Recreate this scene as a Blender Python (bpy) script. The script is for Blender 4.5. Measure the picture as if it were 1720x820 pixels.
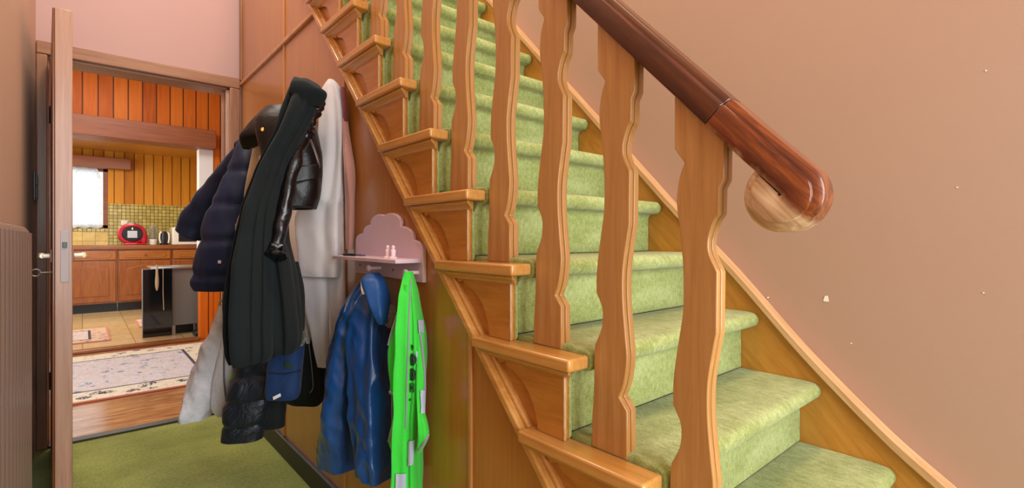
import bpy, bmesh, math, random
from math import sin, cos, pi, sqrt, floor as fl
from mathutils import Vector, noise, Matrix
from mathutils.bvhtree import BVHTree
random.seed(7)
for o in list(bpy.data.objects): bpy.data.objects.remove(o)
C = bpy.context.scene.collection
S = bpy.context.scene

# ------------------------------------------------------------------ camera, world, light, exposure
F_PX, YAW, CY, HC = 826.6, 0.7177, 401.9, 1.08
SY, CYW = sin(YAW), cos(YAW)
cam_d = bpy.data.cameras.new('camera'); cam = bpy.data.objects.new('camera', cam_d); C.objects.link(cam)
cam.location = (0, 0, HC); cam.rotation_euler = (pi/2, 0, -YAW)
cam_d.sensor_width = 36; cam_d.lens = F_PX*36/1720; cam_d.shift_y = -(410-CY)/1720
cam_d.clip_start = 0.02
S.camera = cam
S.view_settings.view_transform = 'Standard'; S.view_settings.look = 'None'
S.view_settings.gamma = 1; S.view_settings.use_curve_mapping = False
S.view_settings.exposure = -0.36
W = bpy.data.worlds.new('world'); S.world = W; W.use_nodes = True
bg = W.node_tree.nodes['Background']; bg.inputs[0].default_value = (0.97, 0.985, 1.0, 1); bg.inputs[1].default_value = 0.58

def area(name, loc, target, size, size_y, power, col):
    l = bpy.data.lights.new(name, 'AREA'); l.shape = 'RECTANGLE'; l.size = size; l.size_y = size_y
    l.energy = power; l.color = col
    o = bpy.data.objects.new(name, l); C.objects.link(o); o.location = loc
    o.rotation_euler = (Vector(target)-Vector(loc)).to_track_quat('-Z', 'Y').to_euler(); return o
area('front_door_daylight', (0.85, -2.0, 1.5), (0.75, 1.5, 1.2), 2.3, 2.2, 205, (0.95, 0.98, 1.0))
area('stairwell_lamp', (0.9, 0.6, 4.3), (1.0, 1.4, 0), 0.7, 0.7, 90, (1, 0.67, 0.36))
area('hall_fill_light', (0.35, 2.3, 3.5), (0.35, 2.3, 0), 0.6, 0.6, 38, (1, 0.92, 0.82))  # added fill to brighten left wall and panelling, no real fitting overhead
area('dining_daylight', (-2.4, 4.9, 1.6), (1, 5, 0.8), 1.6, 1.5, 75, (1, 0.97, 0.95))
area('kitchen_fill_light', (0.2, 8.0, 2.40), (0.2, 8.0, 0), 1.2, 0.6, 70, (1, 0.9, 0.75))  # unseen light added overhead to brighten the kitchen, not a known fitting
area('kitchen_daylight', (-1.9, 8.2, 1.6), (1, 8.4, 1.0), 1.4, 1.3, 45, (1, 0.98, 0.95))
area('dining_fill_light', (0.0, 4.9, 2.74), (0.0, 4.9, 0), 0.9, 0.9, 40, (0.96, 0.96, 1.0))  # added overhead fill for the dining room and its glossy floor, source invented

# ------------------------------------------------------------------ helpers
FW = Vector((SY, CYW, 0)); RT = Vector((CYW, -SY, 0)); CAM = Vector((0, 0, HC))
def ray(px, py):
    return FW + RT*((px-860)/F_PX) + Vector((0, 0, (CY-py)/F_PX))
def onX(px, py, X): r = ray(px, py); return CAM + r*(X/r.x)
def onY(px, py, Y): r = ray(px, py); return CAM + r*(Y/r.y)
def onD(px, py, d): return CAM + ray(px, py)*d
def on_(px, py, v): return onX(px, py, v) if v < 1 else onD(px, py, v)

def tag(o, label=None, cat=None, group=None, kind=None):
    if label: o['label'] = label
    if cat: o['category'] = cat
    if group: o['group'] = group
    if kind: o['kind'] = kind
    return o
def thing(name, label, cat, loc=(0, 0, 0), group=None):
    o = bpy.data.objects.new(name, None); C.objects.link(o); o.location = loc; o.empty_display_size = .05
    return tag(o, label, cat, group)
def wloc(o):
    v = Vector((0, 0, 0))
    while o is not None: v += o.location; o = o.parent
    return v
def obj(name, bm, mat, parent=None, bevel=0, seg=2, smooth=True, sub=0, loc=None):
    """link a bmesh (in world coordinates) as ONE mesh object"""
    bmesh.ops.recalc_face_normals(bm, faces=bm.faces)
    org = Vector(loc) if loc is not None else (wloc(parent) if parent else Vector((0, 0, 0)))
    bmesh.ops.translate(bm, verts=bm.verts, vec=-org)
    me = bpy.data.meshes.new(name); bm.to_mesh(me); bm.free()
    me.materials.append(mat)
    if smooth:
        for p in me.polygons: p.use_smooth = True
        me.set_sharp_from_angle(angle=math.radians(38))
    o = bpy.data.objects.new(name, me); C.objects.link(o)
    if parent: o.parent = parent; o.location = org - wloc(parent)
    else: o.location = org
    if bevel:
        b = o.modifiers.new('b', 'BEVEL'); b.width = bevel; b.segments = seg; b.limit_method = 'ANGLE'; b.angle_limit = math.radians(40)
        b.harden_normals = False
    if sub:
        s = o.modifiers.new('s', 'SUBSURF'); s.levels = sub; s.render_levels = sub
    return o
def struct(name, bm, mat, parent=None, **k):
    o = obj(name, bm, mat, parent, **k)
    if not parent: o['kind'] = 'structure'
    return o
def BM(): return bmesh.new()
def box(bm, x0, x1, y0, y1, z0, z1):
    v = [bm.verts.new((x, y, z)) for x in (x0, x1) for y in (y0, y1) for z in (z0, z1)]
    for f in ((0,1,3,2),(4,6,7,5),(0,4,5,1),(2,3,7,6),(0,2,6,4),(1,5,7,3)): bm.faces.new([v[i] for i in f])
    return bm
def bx(*a): return box(BM(), *a)
def prismX(bm, pts, x0, x1):
    """polygon of (y,z) extruded along X"""
    a = [bm.verts.new((x0, y, z)) for y, z in pts]; b = [bm.verts.new((x1, y, z)) for y, z in pts]
    n = len(pts); bm.faces.new(a); bm.faces.new(b[::-1])
    for i in range(n): bm.faces.new((a[i], b[i], b[(i+1) % n], a[(i+1) % n]))
    return bm
def prismY(bm, pts, y0, y1):
    a = [bm.verts.new((x, y0, z)) for x, z in pts]; b = [bm.verts.new((x, y1, z)) for x, z in pts]
    n = len(pts); bm.faces.new(a); bm.faces.new(b[::-1])
    for i in range(n): bm.faces.new((a[i], b[i], b[(i+1) % n], a[(i+1) % n]))
    return bm
def tube(bm, pts, rad, n=12, cap=True, squash=1.0, wr=0.0, sc=20):
    pts = [Vector(p) for p in pts]
    if not hasattr(rad, '__len__'): rad = [rad]*len(pts)
    rings = []; up = None
    for i, p in enumerate(pts):
        d = (pts[min(i+1, len(pts)-1)] - pts[max(i-1, 0)]).normalized()
        if up is None:
            up = Vector((0, 0, 1)) if abs(d.z) < .9 else Vector((0, 1, 0))
        s = d.cross(up).normalized(); up = s.cross(d).normalized()
        ring = []
        for k in range(n):
            a = 2*pi*k/n
            q = p + (s*cos(a) + up*sin(a)*squash)*rad[i]
            if wr:
                q += (s*cos(a)+up*sin(a))*wr*noise.noise(q*sc)
            ring.append(bm.verts.new(q))
        rings.append(ring)
    for A, B in zip(rings, rings[1:]):
        for k in range(n): bm.faces.new((A[k], A[(k+1) % n], B[(k+1) % n], B[k]))
    if cap: bm.faces.new(rings[0][::-1]); bm.faces.new(rings[-1])
    return bm
def lathe(bm, prof, cx, cy, n=24, axis='z', c2=0):
    """profile of (r, h) turned about an axis through (cx,cy)"""
    rings = []
    for r, h in prof:
        ring = []
        for k in range(n):
            a = 2*pi*k/n
            if axis == 'z': co = (cx+r*cos(a), cy+r*sin(a), h)
            elif axis == 'y': co = (cx+r*cos(a), h, cy+r*sin(a))
            else: co = (h, cx+r*cos(a), cy+r*sin(a))
            ring.append(bm.verts.new(co))
        rings.append(ring)
    for A, B in zip(rings, rings[1:]):
        for k in range(n): bm.faces.new((A[k], A[(k+1) % n], B[(k+1) % n], B[k]))
    bm.faces.new(rings[0][::-1]); bm.faces.new(rings[-1])
    return bm
def cat(P, t):
    """Catmull-Rom through rows of numbers, t in 0..1"""
    n = len(P)-1; x = min(max(t*n, 0), n-1e-9); i = int(x); u = x-i
    p0 = P[max(i-1, 0)]; p1 = P[i]; p2 = P[i+1]; p3 = P[min(i+2, n)]
    out = []
    for a, b, c, d in zip(p0, p1, p2, p3):
        out.append(.5*((2*b)+(-a+c)*u+(2*a-5*b+4*c-d)*u*u+(-a+3*b-3*c+d)*u**3))
    return out
def smooth_path(pts, m=8):
    n = (len(pts)-1)*m
    return [cat(pts, i/n) for i in range(n+1)]

def loft(rows, phi=0.0, nseg=64, nrow=72, folds=(), wr=0.004, wsc=(14, 14, 6), quilt=0, qd=.006, seed=0, sup=.85, hem=True, ridge=0, rsc=7):
    """hanging cloth: rows (py, left px, right px, wall distance X or depth, half thickness) become closed rings of a solid.
    folds: (count, amplitude, phase, drift down the cloth)"""
    rows = [tuple(r) for r in rows]
    D = []; shrink = 1/(1+.30*sum(f[1] for f in folds))
    for py, pl, pr, v, b in rows:
        t = ((pl+pr)/2-860)/F_PX
        d = v/(SY+CYW*t) if v < 1 else v
        w = (pr-pl)/2/F_PX*d*shrink
        bb = min(b, .93*w/max(abs(sin(phi)), 1e-6))
        a = sqrt(max(w*w-(bb*sin(phi))**2, 1e-8))/cos(phi)
        c = onD((pl+pr)/2, py, d)
        D.append((c.x, c.y, c.z, a, bb))
    A = RT*cos(phi)+FW*sin(phi); B = -RT*sin(phi)+FW*cos(phi)
    bm = BM(); rings = []
    L = 0
    for i in range(nrow+1):
        s = i/nrow
        x, y, z, a, b = cat(D, s)
        ring = []
        for k in range(nseg):
            th = 2*pi*k/nseg
            f = 1.0
            env = min(1, s*5)
            for kk, am, ph, dr in folds: f += env*am*cos(kk*th+ph+dr*s)
            ca, sa = cos(th), sin(th)
            ca = math.copysign(abs(ca)**sup, ca); sa = math.copysign(abs(sa)**sup, sa)
            # keep the outline, fold mostly through the thickness
            q = Vector((x, y, z)) + A*(a*ca*(1+(f-1)*.35)) + B*(b*sa*f)
            nrm = (A*ca*b + B*sa*a).normalized() if (a > 1e-5 and b > 1e-5) else A
            nz = noise.noise(Vector((q.x*wsc[0], q.y*wsc[1], q.z*wsc[2]+seed*7.3)))
            nz += .5*noise.noise(Vector((q.x*wsc[0]*2.3+9, q.y*wsc[1]*2.3, (q.z+q.x)*wsc[2]*2.5+seed)))
            q += nrm*wr*nz*env
            if ridge:
                w1 = Vector((q.x*rsc*1.2+seed, q.y*rsc*1.2, q.z*rsc*.35+q.y*rsc*.5))
                w2 = Vector((q.x*rsc*1.6-seed, q.y*rsc*1.6+3, q.z*rsc*1.3-q.y*rsc*1.3))
                q += nrm*ridge*env*((1-2.4*abs(noise.noise(w1)))+.5*(1-2.4*abs(noise.noise(w2))))
            if quilt:
                u = abs(sin(pi*(q.z+.012*noise.noise(q*9))/quilt))
                q += nrm*qd*(min(1, u*1.9)-1)
            ring.append(bm.verts.new(q))
        rings.append(ring)
    for P, Q in zip(rings, rings[1:]):
        for k in range(nseg): bm.faces.new((P[k], P[(k+1) % nseg], Q[(k+1) % nseg], Q[k]))
    bm.faces.new(rings[0][::-1])
    last = rings[-1]
    if hem:
        c = Vector((0, 0, 0))
        for v in last: c += v.co
        c /= nseg
        ins = [bm.verts.new(c+(v.co-c)*.86+Vector((0, 0, .002))) for v in last]
        up = [bm.verts.new(c+(v.co-c)*.80+Vector((0, 0, .04))) for v in last]
        for P, Q in ((last, ins), (ins, up)):
            for k in range(nseg): bm.faces.new((P[k], P[(k+1) % nseg], Q[(k+1) % nseg], Q[k]))
        bm.faces.new(up)
    else: bm.faces.new(last)
    bm.normal_update()
    return bm
def bvh(bm): return BVHTree.FromBMesh(bm)
def hit(tree, px, py, off=.003, dflt=1.8):
    r = ray(px, py)
    l, n, i, d = tree.ray_cast(CAM, r.normalized())
    if l is None:
        l, n, i, d = tree.find_nearest(onD(px, py, dflt))
    rn = r.normalized()
    if n.dot(rn) > 0: n = -n
    return l + n*off - rn*off*.5
def seam(tree, pix, r, off=.001, m=6, n=8):
    P = smooth_path(pix, m)
    return tube(BM(), [hit(tree, p[0], p[1], off) for p in P], r, n)
def patch(tree, quad, off=.003, nx=8, ny=8, th=.004):
    """cloth patch: quad of pixels tl,tr,br,bl laid on a surface, with thickness"""
    bm = BM(); front = []; back = []
    for j in range(ny+1):
        v = j/ny; fr = []; bk = []
        for i in range(nx+1):
            u = i/nx
            x = (quad[0][0]*(1-u)+quad[1][0]*u)*(1-v)+(quad[3][0]*(1-u)+quad[2][0]*u)*v
            y = (quad[0][1]*(1-u)+quad[1][1]*u)*(1-v)+(quad[3][1]*(1-u)+quad[2][1]*u)*v
            p = hit(tree, x, y, off); e = ray(x, y).normalized()*th
            fr.append(bm.verts.new(p)); bk.append(bm.verts.new(p+e))
        front.append(fr); back.append(bk)
    for j in range(ny):
        for i in range(nx):
            bm.faces.new((front[j][i], front[j][i+1], front[j+1][i+1], front[j+1][i]))
            bm.faces.new((back[j][i], back[j+1][i], back[j+1][i+1], back[j][i+1]))
    for j in range(ny):
        bm.faces.new((front[j][0], front[j+1][0], back[j+1][0], back[j][0]))
        bm.faces.new((front[j][nx], back[j][nx], back[j+1][nx], front[j+1][nx]))
    for i in range(nx):
        bm.faces.new((front[0][i], back[0][i], back[0][i+1], front[0][i+1]))
        bm.faces.new((front[ny][i], front[ny][i+1], back[ny][i+1], back[ny][i]))
    return bm

# ------------------------------------------------------------------ materials
def srgb(h):
    h = h.lstrip('#'); c = [int(h[i:i+2], 16)/255 for i in (0, 2, 4)]
    return tuple(x/12.92 if x <= .04045 else ((x+.055)/1.055)**2.4 for x in c)+(1,)
class Mat:
    def __init__(s, name, rough=.6, spec=.5):
        s.m = bpy.data.materials.new(name); s.m.use_nodes = True; s.t = s.m.node_tree
        s.b = s.t.nodes['Principled BSDF']; s.b.inputs['Roughness'].default_value = rough
        s.b.inputs['Specular IOR Level'].default_value = spec
        s.tc = s.t.nodes.new('ShaderNodeTexCoord')
    def n(s, typ, **k):
        nd = s.t.nodes.new(typ)
        for a, b in k.items(): setattr(nd, a, b)
        return nd
    def l(s, a, b): s.t.links.new(a, b)
    def map(s, scale=(1, 1, 1), rot=(0, 0, 0), loc=(0, 0, 0), src='Object'):
        mp = s.n('ShaderNodeMapping')
        if any(rot): mp.vector_type = 'TEXTURE'; scale = tuple(1/q for q in scale)   # turn first, stretch after
        mp.inputs['Scale'].default_value = scale; mp.inputs['Rotation'].default_value = rot
        mp.inputs['Location'].default_value = loc
        s.l(s.tc.outputs[src], mp.inputs[0]); return mp.outputs[0]
    def noise(s, vec, scale=5, detail=4, rough=.55, dist=0):
        nd = s.n('ShaderNodeTexNoise'); nd.inputs['Scale'].default_value = scale; nd.inputs['Detail'].default_value = detail
        nd.inputs['Roughness'].default_value = rough; nd.inputs['Distortion'].default_value = dist
        s.l(vec, nd.inputs['Vector']); return nd.outputs[0]
    def ramp(s, fac, stops, interp='LINEAR'):
        r = s.n('ShaderNodeValToRGB'); r.color_ramp.interpolation = interp
        e = r.color_ramp.elements
        while len(e) < len(stops): e.new(.5)
        for el, (p, c) in zip(e, stops): el.position = p; el.color = srgb(c) if isinstance(c, str) else (c, c, c, 1)
        s.l(fac, r.inputs[0]); return r.outputs[0]
    def mix(s, a, b, fac, mode='MIX'):
        m = s.n('ShaderNodeMix', data_type='RGBA', blend_type=mode)
        for v, i in ((fac, 0), (a, 6), (b, 7)):
            if hasattr(v, 'is_output'): s.l(v, m.inputs[i])
            elif i == 0: m.inputs[i].default_value = v
            else: m.inputs[i].default_value = srgb(v) if isinstance(v, str) else v
        return m.outputs[2]
    def math(s, op, a, b=0.0, c=None):
        m = s.n('ShaderNodeMath', operation=op)
        for i, v in enumerate((a, b) if c is None else (a, b, c)):
            if hasattr(v, 'is_output'): s.l(v, m.inputs[i])
            else: m.inputs[i].default_value = v
        return m.outputs[0]
    def col(s, c):
        if hasattr(c, 'is_output'): s.l(c, s.b.inputs['Base Color'])
        else: s.b.inputs['Base Color'].default_value = srgb(c) if isinstance(c, str) else c
        return s
    def bump(s, h, strength=.3, dist=.002):
        b = s.n('ShaderNodeBump'); b.inputs['Strength'].default_value = strength; b.inputs['Distance'].default_value = dist
        s.l(h, b.inputs['Height']); s.l(b.outputs[0], s.b.inputs['Normal']); return s
    def xyz(s, src='Object'):
        x = s.n('ShaderNodeSeparateXYZ'); s.l(s.tc.outputs[src], x.inputs[0]); return x.outputs
def wood(name, dark, mid, light, grain=(26, 26, 1.6), rot=(0, 0, 0), rough=.32, coat=.35):
    m = Mat(name, rough)
    v = m.map(grain, rot)
    a = m.noise(v, 2.2, 6, .62, .6); b = m.noise(m.map(tuple(g*.35 for g in grain), rot), 1.1, 3, .5)
    g = m.math('ADD', m.math('MULTIPLY', a, .65), m.math('MULTIPLY', b, .35))
    m.col(m.ramp(g, [(.25, dark), (.5, mid), (.75, light)]))
    m.b.inputs['Coat Weight'].default_value = coat; m.b.inputs['Coat Roughness'].default_value = .18
    m.bump(a, .08, .001)
    return m.m
def plain(name, c, rough=.5, metal=0, bumps=None, coat=0, var=.0, emis=0):
    m = Mat(name, rough); v = m.map()
    n = m.noise(v, 9, 4)
    cc = srgb(c); k = var
    lo = tuple(x*(1-k) for x in cc[:3])+(1,); hi = tuple(min(1, x*(1+k)) for x in cc[:3])+(1,)
    m.col(m.mix(lo, hi, n)); m.b.inputs['Metallic'].default_value = metal
    m.b.inputs['Coat Weight'].default_value = coat; m.b.inputs['Coat Roughness'].default_value = .12
    if bumps: m.bump(m.noise(v, bumps[0], 5), bumps[1], bumps[2])
    if emis:
        m.b.inputs['Emission Color'].default_value = cc; m.b.inputs['Emission Strength'].default_value = emis
    return m.m
def cloth(name, c, rough=.85, weave=260, bump=.35, wrinkle=.0, wsc=14, sheen=.3, coat=0, var=.22):
    m = Mat(name, rough, .35); v = m.map()
    n = m.noise(v, 7, 5); fine = m.noise(v, weave, 2)
    cc = srgb(c)
    lo = tuple(x*(1-var) for x in cc[:3])+(1,); hi = tuple(min(1, x*(1+var)) for x in cc[:3])+(1,)
    base = m.mix(lo, hi, m.math('ADD', m.math('MULTIPLY', n, .5), m.math('MULTIPLY', fine, .5)))
    m.col(base)
    m.b.inputs['Sheen Weight'].default_value = sheen
    m.b.inputs['Coat Weight'].default_value = coat; m.b.inputs['Coat Roughness'].default_value = .2
    if wrinkle:
        w = m.noise(m.map((wsc, wsc, wsc*.45), (.5, .3, 0)), 1.0, 4, .55, .8)
        h = m.math('ADD', m.math('MULTIPLY', w, 1.0), m.math('MULTIPLY', fine, .02)); m.bump(h, wrinkle, .02)
    else: m.bump(fine, bump, .002)
    return m.m
def carpet(name, lo, mid, hi, streak=(5, 5, 5)):
    m = Mat(name, .95, .15); v = m.map()
    f = m.noise(m.map((260, 260, 260)), 1, 3, .75); f2 = m.noise(m.map((90, 45, 70)), 1, 3, .65); b = m.noise(m.map(streak), 1.0, 4)
    g = m.math('ADD', m.math('MULTIPLY', f, .3), m.math('ADD', m.math('MULTIPLY', f2, .3), m.math('MULTIPLY', b, .4)))
    m.col(m.ramp(g, [(.38, lo), (.5, mid), (.62, hi)]))
    m.b.inputs['Sheen Weight'].default_value = .25
    m.bump(m.math('ADD', f, f2), .7, .004)
    return m.m

SLOPE = math.atan2(.1799, .1685)
M = {}
M['baluster'] = wood('varnished_baluster_wood', '#9a672f', '#b58349', '#c99f68')
M['rail'] = wood('dark_handrail_wood', '#2e1006', '#4e220b', '#6f3614', (40, 4, 40), (SLOPE, 0, 0), .3, .35)
M['stringer'] = wood('stringer_wood', '#a0641f', '#bb7c30', '#cd9146', (26, 3, 26), (0, 0, 0), .3)
M['cap'] = wood('tread_end_wood', '#ab7130', '#c68e48', '#dbac6c', (26, 2, 26), (0, 0, 0), .28)
M['panel'] = wood('orange_panel_wood', '#a56524', '#b1732d', '#bb7f37', (34, 34, 1.0), (0, 0, 0), .3, .5)
M['frame'] = wood('door_frame_wood', '#6d4630', '#8d6247', '#a47a5c', (30, 30, 1.5), (0, 0, 0), .4, .2)
M['frameh'] = wood('door_head_wood', '#6d4630', '#8d6247', '#a47a5c', (1.5, 30, 30), (0, 0, 0), .4, .2)
M['door'] = wood('door_leaf_wood', '#8a6250', '#aa8470', '#bd9a86', (30, 30, 1.2), (0, 0, 0), .42, .2)
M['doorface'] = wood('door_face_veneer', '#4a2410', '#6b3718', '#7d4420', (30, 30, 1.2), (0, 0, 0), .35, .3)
M['wallstring'] = wood('wall_stringer_wood', '#a1651d', '#bd8030', '#cb9346', (26, 3, 26), (SLOPE, 0, 0), .34)
M['trimlight'] = wood('pale_trim_wood', '#a87a4c', '#c49a6e', '#dab892', (26, 2, 26), (SLOPE, 0, 0), .3)
M['batten'] = wood('batten_wood', '#9a5f25', '#bf8347', '#cf9a62', (30, 30, 1.2), (0, 0, 0), .3)
M['carpet'] = carpet('green_stair_carpet', '#6f7a33', '#939d58', '#b4be82', (4, 7, 7))
M['floorcarpet'] = carpet('green_hall_carpet', '#626d1e', '#868f36', '#a0a852', (3, 3, 3))
M['black'] = plain('black_skirting', '#26241c', .5)
def painted(name, c, sc=1.2, var=.05):
    m = Mat(name, .62, .3); v = m.map()
    n = m.noise(v, sc, 4); f = m.noise(v, 160, 3)
    cc = srgb(c); lo = tuple(x*(1-var) for x in cc[:3])+(1,); hi = tuple(x*(1+var) for x in cc[:3])+(1,)
    m.col(m.mix(lo, hi, n)); m.bump(f, .12, .001); return m.m
M['wall'] = painted('terracotta_mauve_paint', '#ac8c7a')
M['walldoor'] = painted('mauve_paint', '#b0908c')
M['wallleft'] = painted('brown_mauve_paint', '#c6a490')
M['white'] = plain('white_plaster', '#e9e4da', .7)
M['brass'] = plain('brass', '#b98a46', .25, 1)
M['steel'] = plain('brushed_steel', '#b9bbc0', .28, 1)
M['ivory'] = plain('ivory_enamel', '#e9e4d6', .3, 0, None, .4)
M['pinkwood'] = plain('dusty_pink_lacquer', '#d8bcc8', .42, 0, (60, .05, .001), .1, .05)
M['pinkpale'] = plain('pale_pink_wood', '#ecd3da', .4)
M['dark'] = plain('dark_plastic', '#17171b', .35)
M['radiator'] = plain('radiator_enamel', '#7a665d', .13, 0, None, 1.0, .06)

# ------------------------------------------------------------------ the setting
XW, XP, YD, XL = 1.60, .761, 3.50, -.18
H0, G, Y1, Z1 = .1799, .1685, .4788, .6643
def yk(k): return Y1+G*(k-1)
def zk(k): return Z1+H0*(k-1)

struct('floor', bx(XL-.1, XW+.1, -2.6, YD+.02, -.1, 0), M['floorcarpet'], smooth=False)
struct('wall_right', bx(XW, XW+.1, -2.6, 6.0, 0, 4.6), M['wall'], smooth=False)
struct('wall_left', bx(XL-.1, XL, -.9, YD, 0, 4.6), M['wallleft'], smooth=False)
# door wall with its opening
OX0, OX1, OZ = -.135, .695, 2.03
wb = BM()
box(wb, XL-.1, OX0-.02, YD, YD+.14, 0, 4.6); box(wb, OX1+.02, XP+.02, YD, YD+.14, 0, 4.6); box(wb, OX0-.02, OX1+.02, YD, YD+.14, OZ+.02, 4.6)
struct('wall_door', wb, M['walldoor'], smooth=False)
# panelling below the stairs, cut along the stringer
def pline(y): return .650+H0/G*(y-(Y1+.319))
ybot = Y1+.319-.650*G/H0
struct('wall_stair', prismX(BM(), [(ybot, 0), (YD, 0), (YD, 3.6), (ybot+3.6*G/H0, 3.6)], XP, XP+.03), M['panel'], smooth=False)
n = 0
for px in (792, 580, 478):
    n += 1
    y = onX(px, 402, XP).y
    struct('trim_%d' % n, bx(XP-.007, XP+.002, y-.007, y+.007, .097, min(2.055 if px > 500 else 3.5, pline(y)-.02)), M['batten'], bevel=.003)
struct('trim_4', bx(XP-.014, XP+.002, 2.13, YD-.03, 2.048, 2.070), M['batten'], bevel=.004)
struct('trim_5', bx(XP-.012, XP+.002, YD-.045, YD-.012, 2.08, 3.6), M['frame'], bevel=.004)
struct('baseboard_stair', bx(XP-.016, XP+.002, .28, YD-.02, 0, .097), M['black'], bevel=.004)
# door frame: architrave and lining, one frame of the doorway
fr = thing('door_frame', 'brown wooden door frame around the opening to the dining room', 'door frame', (.28, YD, 0))
obj('jamb', bx(OX1, OX1+.058, YD-.022, YD+.005, 0, OZ), M['frame'], fr, .005)
obj('jamb', bx(OX0-.043, OX0, YD-.022, YD+.005, 0, OZ), M['frame'], fr, .005)
obj('head', bx(OX0-.043, OX1+.058, YD-.022, YD+.005, OZ, OZ+.066), M['frameh'], fr, .005)
M['lining'] = wood('pale_lining_wood', '#8c6a52', '#b39077', '#cbab92', (30, 30, 1.5), (0, 0, 0), .35, .3)
obj('lining', bx(OX1-.014, OX1+.018, YD+.006, YD+.15, 0, OZ), M['lining'], fr, .003)
obj('lining', bx(OX0-.018, OX0+.006, YD+.006, YD+.15, 0, OZ), M['frame'], fr, .003)
obj('lining', bx(OX0-.018, OX1+.018, YD+.006, YD+.15, OZ-.014, OZ+.018), M['frameh'], fr, .003)
obj('stop', bx(OX1-.03, OX1-.015, YD+.05, YD+.075, 0, OZ-.015), M['frame'], fr, .002)
obj('threshold', bx(OX0, OX1, YD-.02, YD+.05, 0, .012), M['black'], fr, .003)

# ------------------------------------------------------------------ dining room and kitchen shells
def laminate():
    m = Mat('glossy_brown_laminate', .16, .6)
    n = m.noise(m.map((1.6, 14, 1)), 2, 5, .6, 1.2)
    m.col(m.ramp(n, [(.35, '#7a4c2a'), (.52, '#a06e44'), (.7, '#c29568')]))
    return m.m
M['laminate'] = laminate()
def planks(name, dark, mid, light, width, axis='x'):
    m = Mat(name, .5, .25)
    o = m.xyz(); x = o[0] if axis == 'x' else o[1]
    q = m.math('DIVIDE', x, width); f = m.math('FRACT', q); idx = m.math('FLOOR', q)
    wn = m.n('ShaderNodeTexWhiteNoise', noise_dimensions='1D'); m.l(idx, wn.inputs['W'])
    g = m.noise(m.map((18, 18, 1.2)), 2, 5, .6, .5)
    t = m.math('ADD', m.math('MULTIPLY', g, .6), m.math('MULTIPLY', wn.outputs[0], .4))
    c = m.ramp(t, [(.2, dark), (.5, mid), (.8, light)])
    gr = m.math('LESS_THAN', m.math('ABSOLUTE', m.math('SUBTRACT', f, .5)), .455)
    m.col(m.mix('#5a2a08', c, gr)); m.bump(gr, .6, .004)
    return m.m
M['orangeplank'] = planks('orange_plank_wood', '#a84a08', '#cc6410', '#dd7a22', .115)
M['goldplank'] = planks('golden_plank_wood', '#b0690f', '#cd8418', '#dc9a30', .125)
M['ceilwood'] = wood('kitchen_ceiling_wood', '#a96c22', '#c28636', '#d39c50', (2, 26, 26))
M['beam'] = wood('brown_beam_wood', '#6a3418', '#8b4a24', '#a05c30', (1.5, 26, 26), (0, 0, 0), .45, .1)
M['cabwood'] = wood('oak_cabinet_wood', '#6b360f', '#915019', '#a9682a', (24, 24, 2), (0, 0, 0), .35, .3)
M['cabwoodh'] = wood('oak_drawer_wood', '#7a4214', '#a05e20', '#b57630', (2, 24, 24), (0, 0, 0), .35, .3)
M['worktop'] = wood('brown_worktop', '#6d3a18', '#8a5026', '#9d6234', (2, 24, 24), (0, 0, 0), .3, .3)
def tile(name, c1, c2, mortar, w, h, ms, plane='xz', rough=.25):
    m = Mat(name, rough); o = m.xyz(); cb = m.n('ShaderNodeCombineXYZ')
    m.l(o[0], cb.inputs[0]); m.l(o[2] if plane == 'xz' else o[1], cb.inputs[1])
    b = m.n('ShaderNodeTexBrick', offset=0, squash=1); b.inputs['Scale'].default_value = 1
    b.inputs['Brick Width'].default_value = w; b.inputs['Row Height'].default_value = h; b.inputs['Mortar Size'].default_value = ms
    b.inputs['Color1'].default_value = srgb(c1); b.inputs['Color2'].default_value = srgb(c2); b.inputs['Mortar'].default_value = srgb(mortar)
    b.inputs['Mortar Smooth'].default_value = .1
    m.l(cb.outputs[0], b.inputs['Vector'])
    n = m.noise(m.map(), 14, 3)
    m.col(m.mix(b.outputs['Color'], m.ramp(n, [(.3, '#a89a50'), (.7, '#fff6c8')]), .35, 'MULTIPLY'))
    iv = m.math('SUBTRACT', 1.0, b.outputs['Fac']); m.bump(iv, .5, .003)
    return m.m
M['mosaic'] = tile('yellow_green_mosaic', '#d9c774', '#b7a652', '#5f5830', .052, .052, .004)
M['yellowtile'] = tile('yellow_wall_tile', '#e3c877', '#d8b964', '#a08848', .15, .15, .003)
M['floortile'] = tile('pale_floor_tile', '#d8bf94', '#cbae80', '#a88e66', .42, .42, .005, 'xy', .18)

YK, YB = 6.22, 9.90      # kitchen opening, kitchen back wall
struct('floor_dining', bx(-3.0, 1.75, YD+.02, YK, -.1, 0), M['laminate'], smooth=False)
struct('floor_kitchen', bx(-3.0, 3.0, YK, YB+.1, -.1, 0), M['floortile'], smooth=False)
struct('ceiling_dining', bx(-3.0, 1.85, YD+.14, YK+.1, 2.8, 2.9), M['white'], smooth=False)
struct('ceiling_kitchen', bx(-3.0, 3.1, YK+.1, YB+.1, 2.45, 2.55), M['ceilwood'], smooth=False)
struct('wall_dining_right', bx(1.75, 1.85, YD+.14, YK, 0, 2.8), M['orangeplank'], smooth=False)
struct('wall_dining_left', bx(-3.1, -3.0, YD, YB, 0, 2.9), M['white'], smooth=False)
struct('wall_kitchen_right', bx(3.0, 3.1, YK, YB, 0, 2.5), M['goldplank'], smooth=False)
PX0, PX1 = .945, 1.08
kb = BM(); box(kb, -3.0, 1.85, YK, YK+.1, 2.245, 2.8); box(kb, PX1, 1.85, YK, YK+.1, 0, 2.245)
struct('wall_kitchen_opening', kb, M['orangeplank'], smooth=False)
struct('trim_6', bx(PX0, PX1, YK-.01, YK+.12, .95, 2.055), M['white'], bevel=.004)
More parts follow.
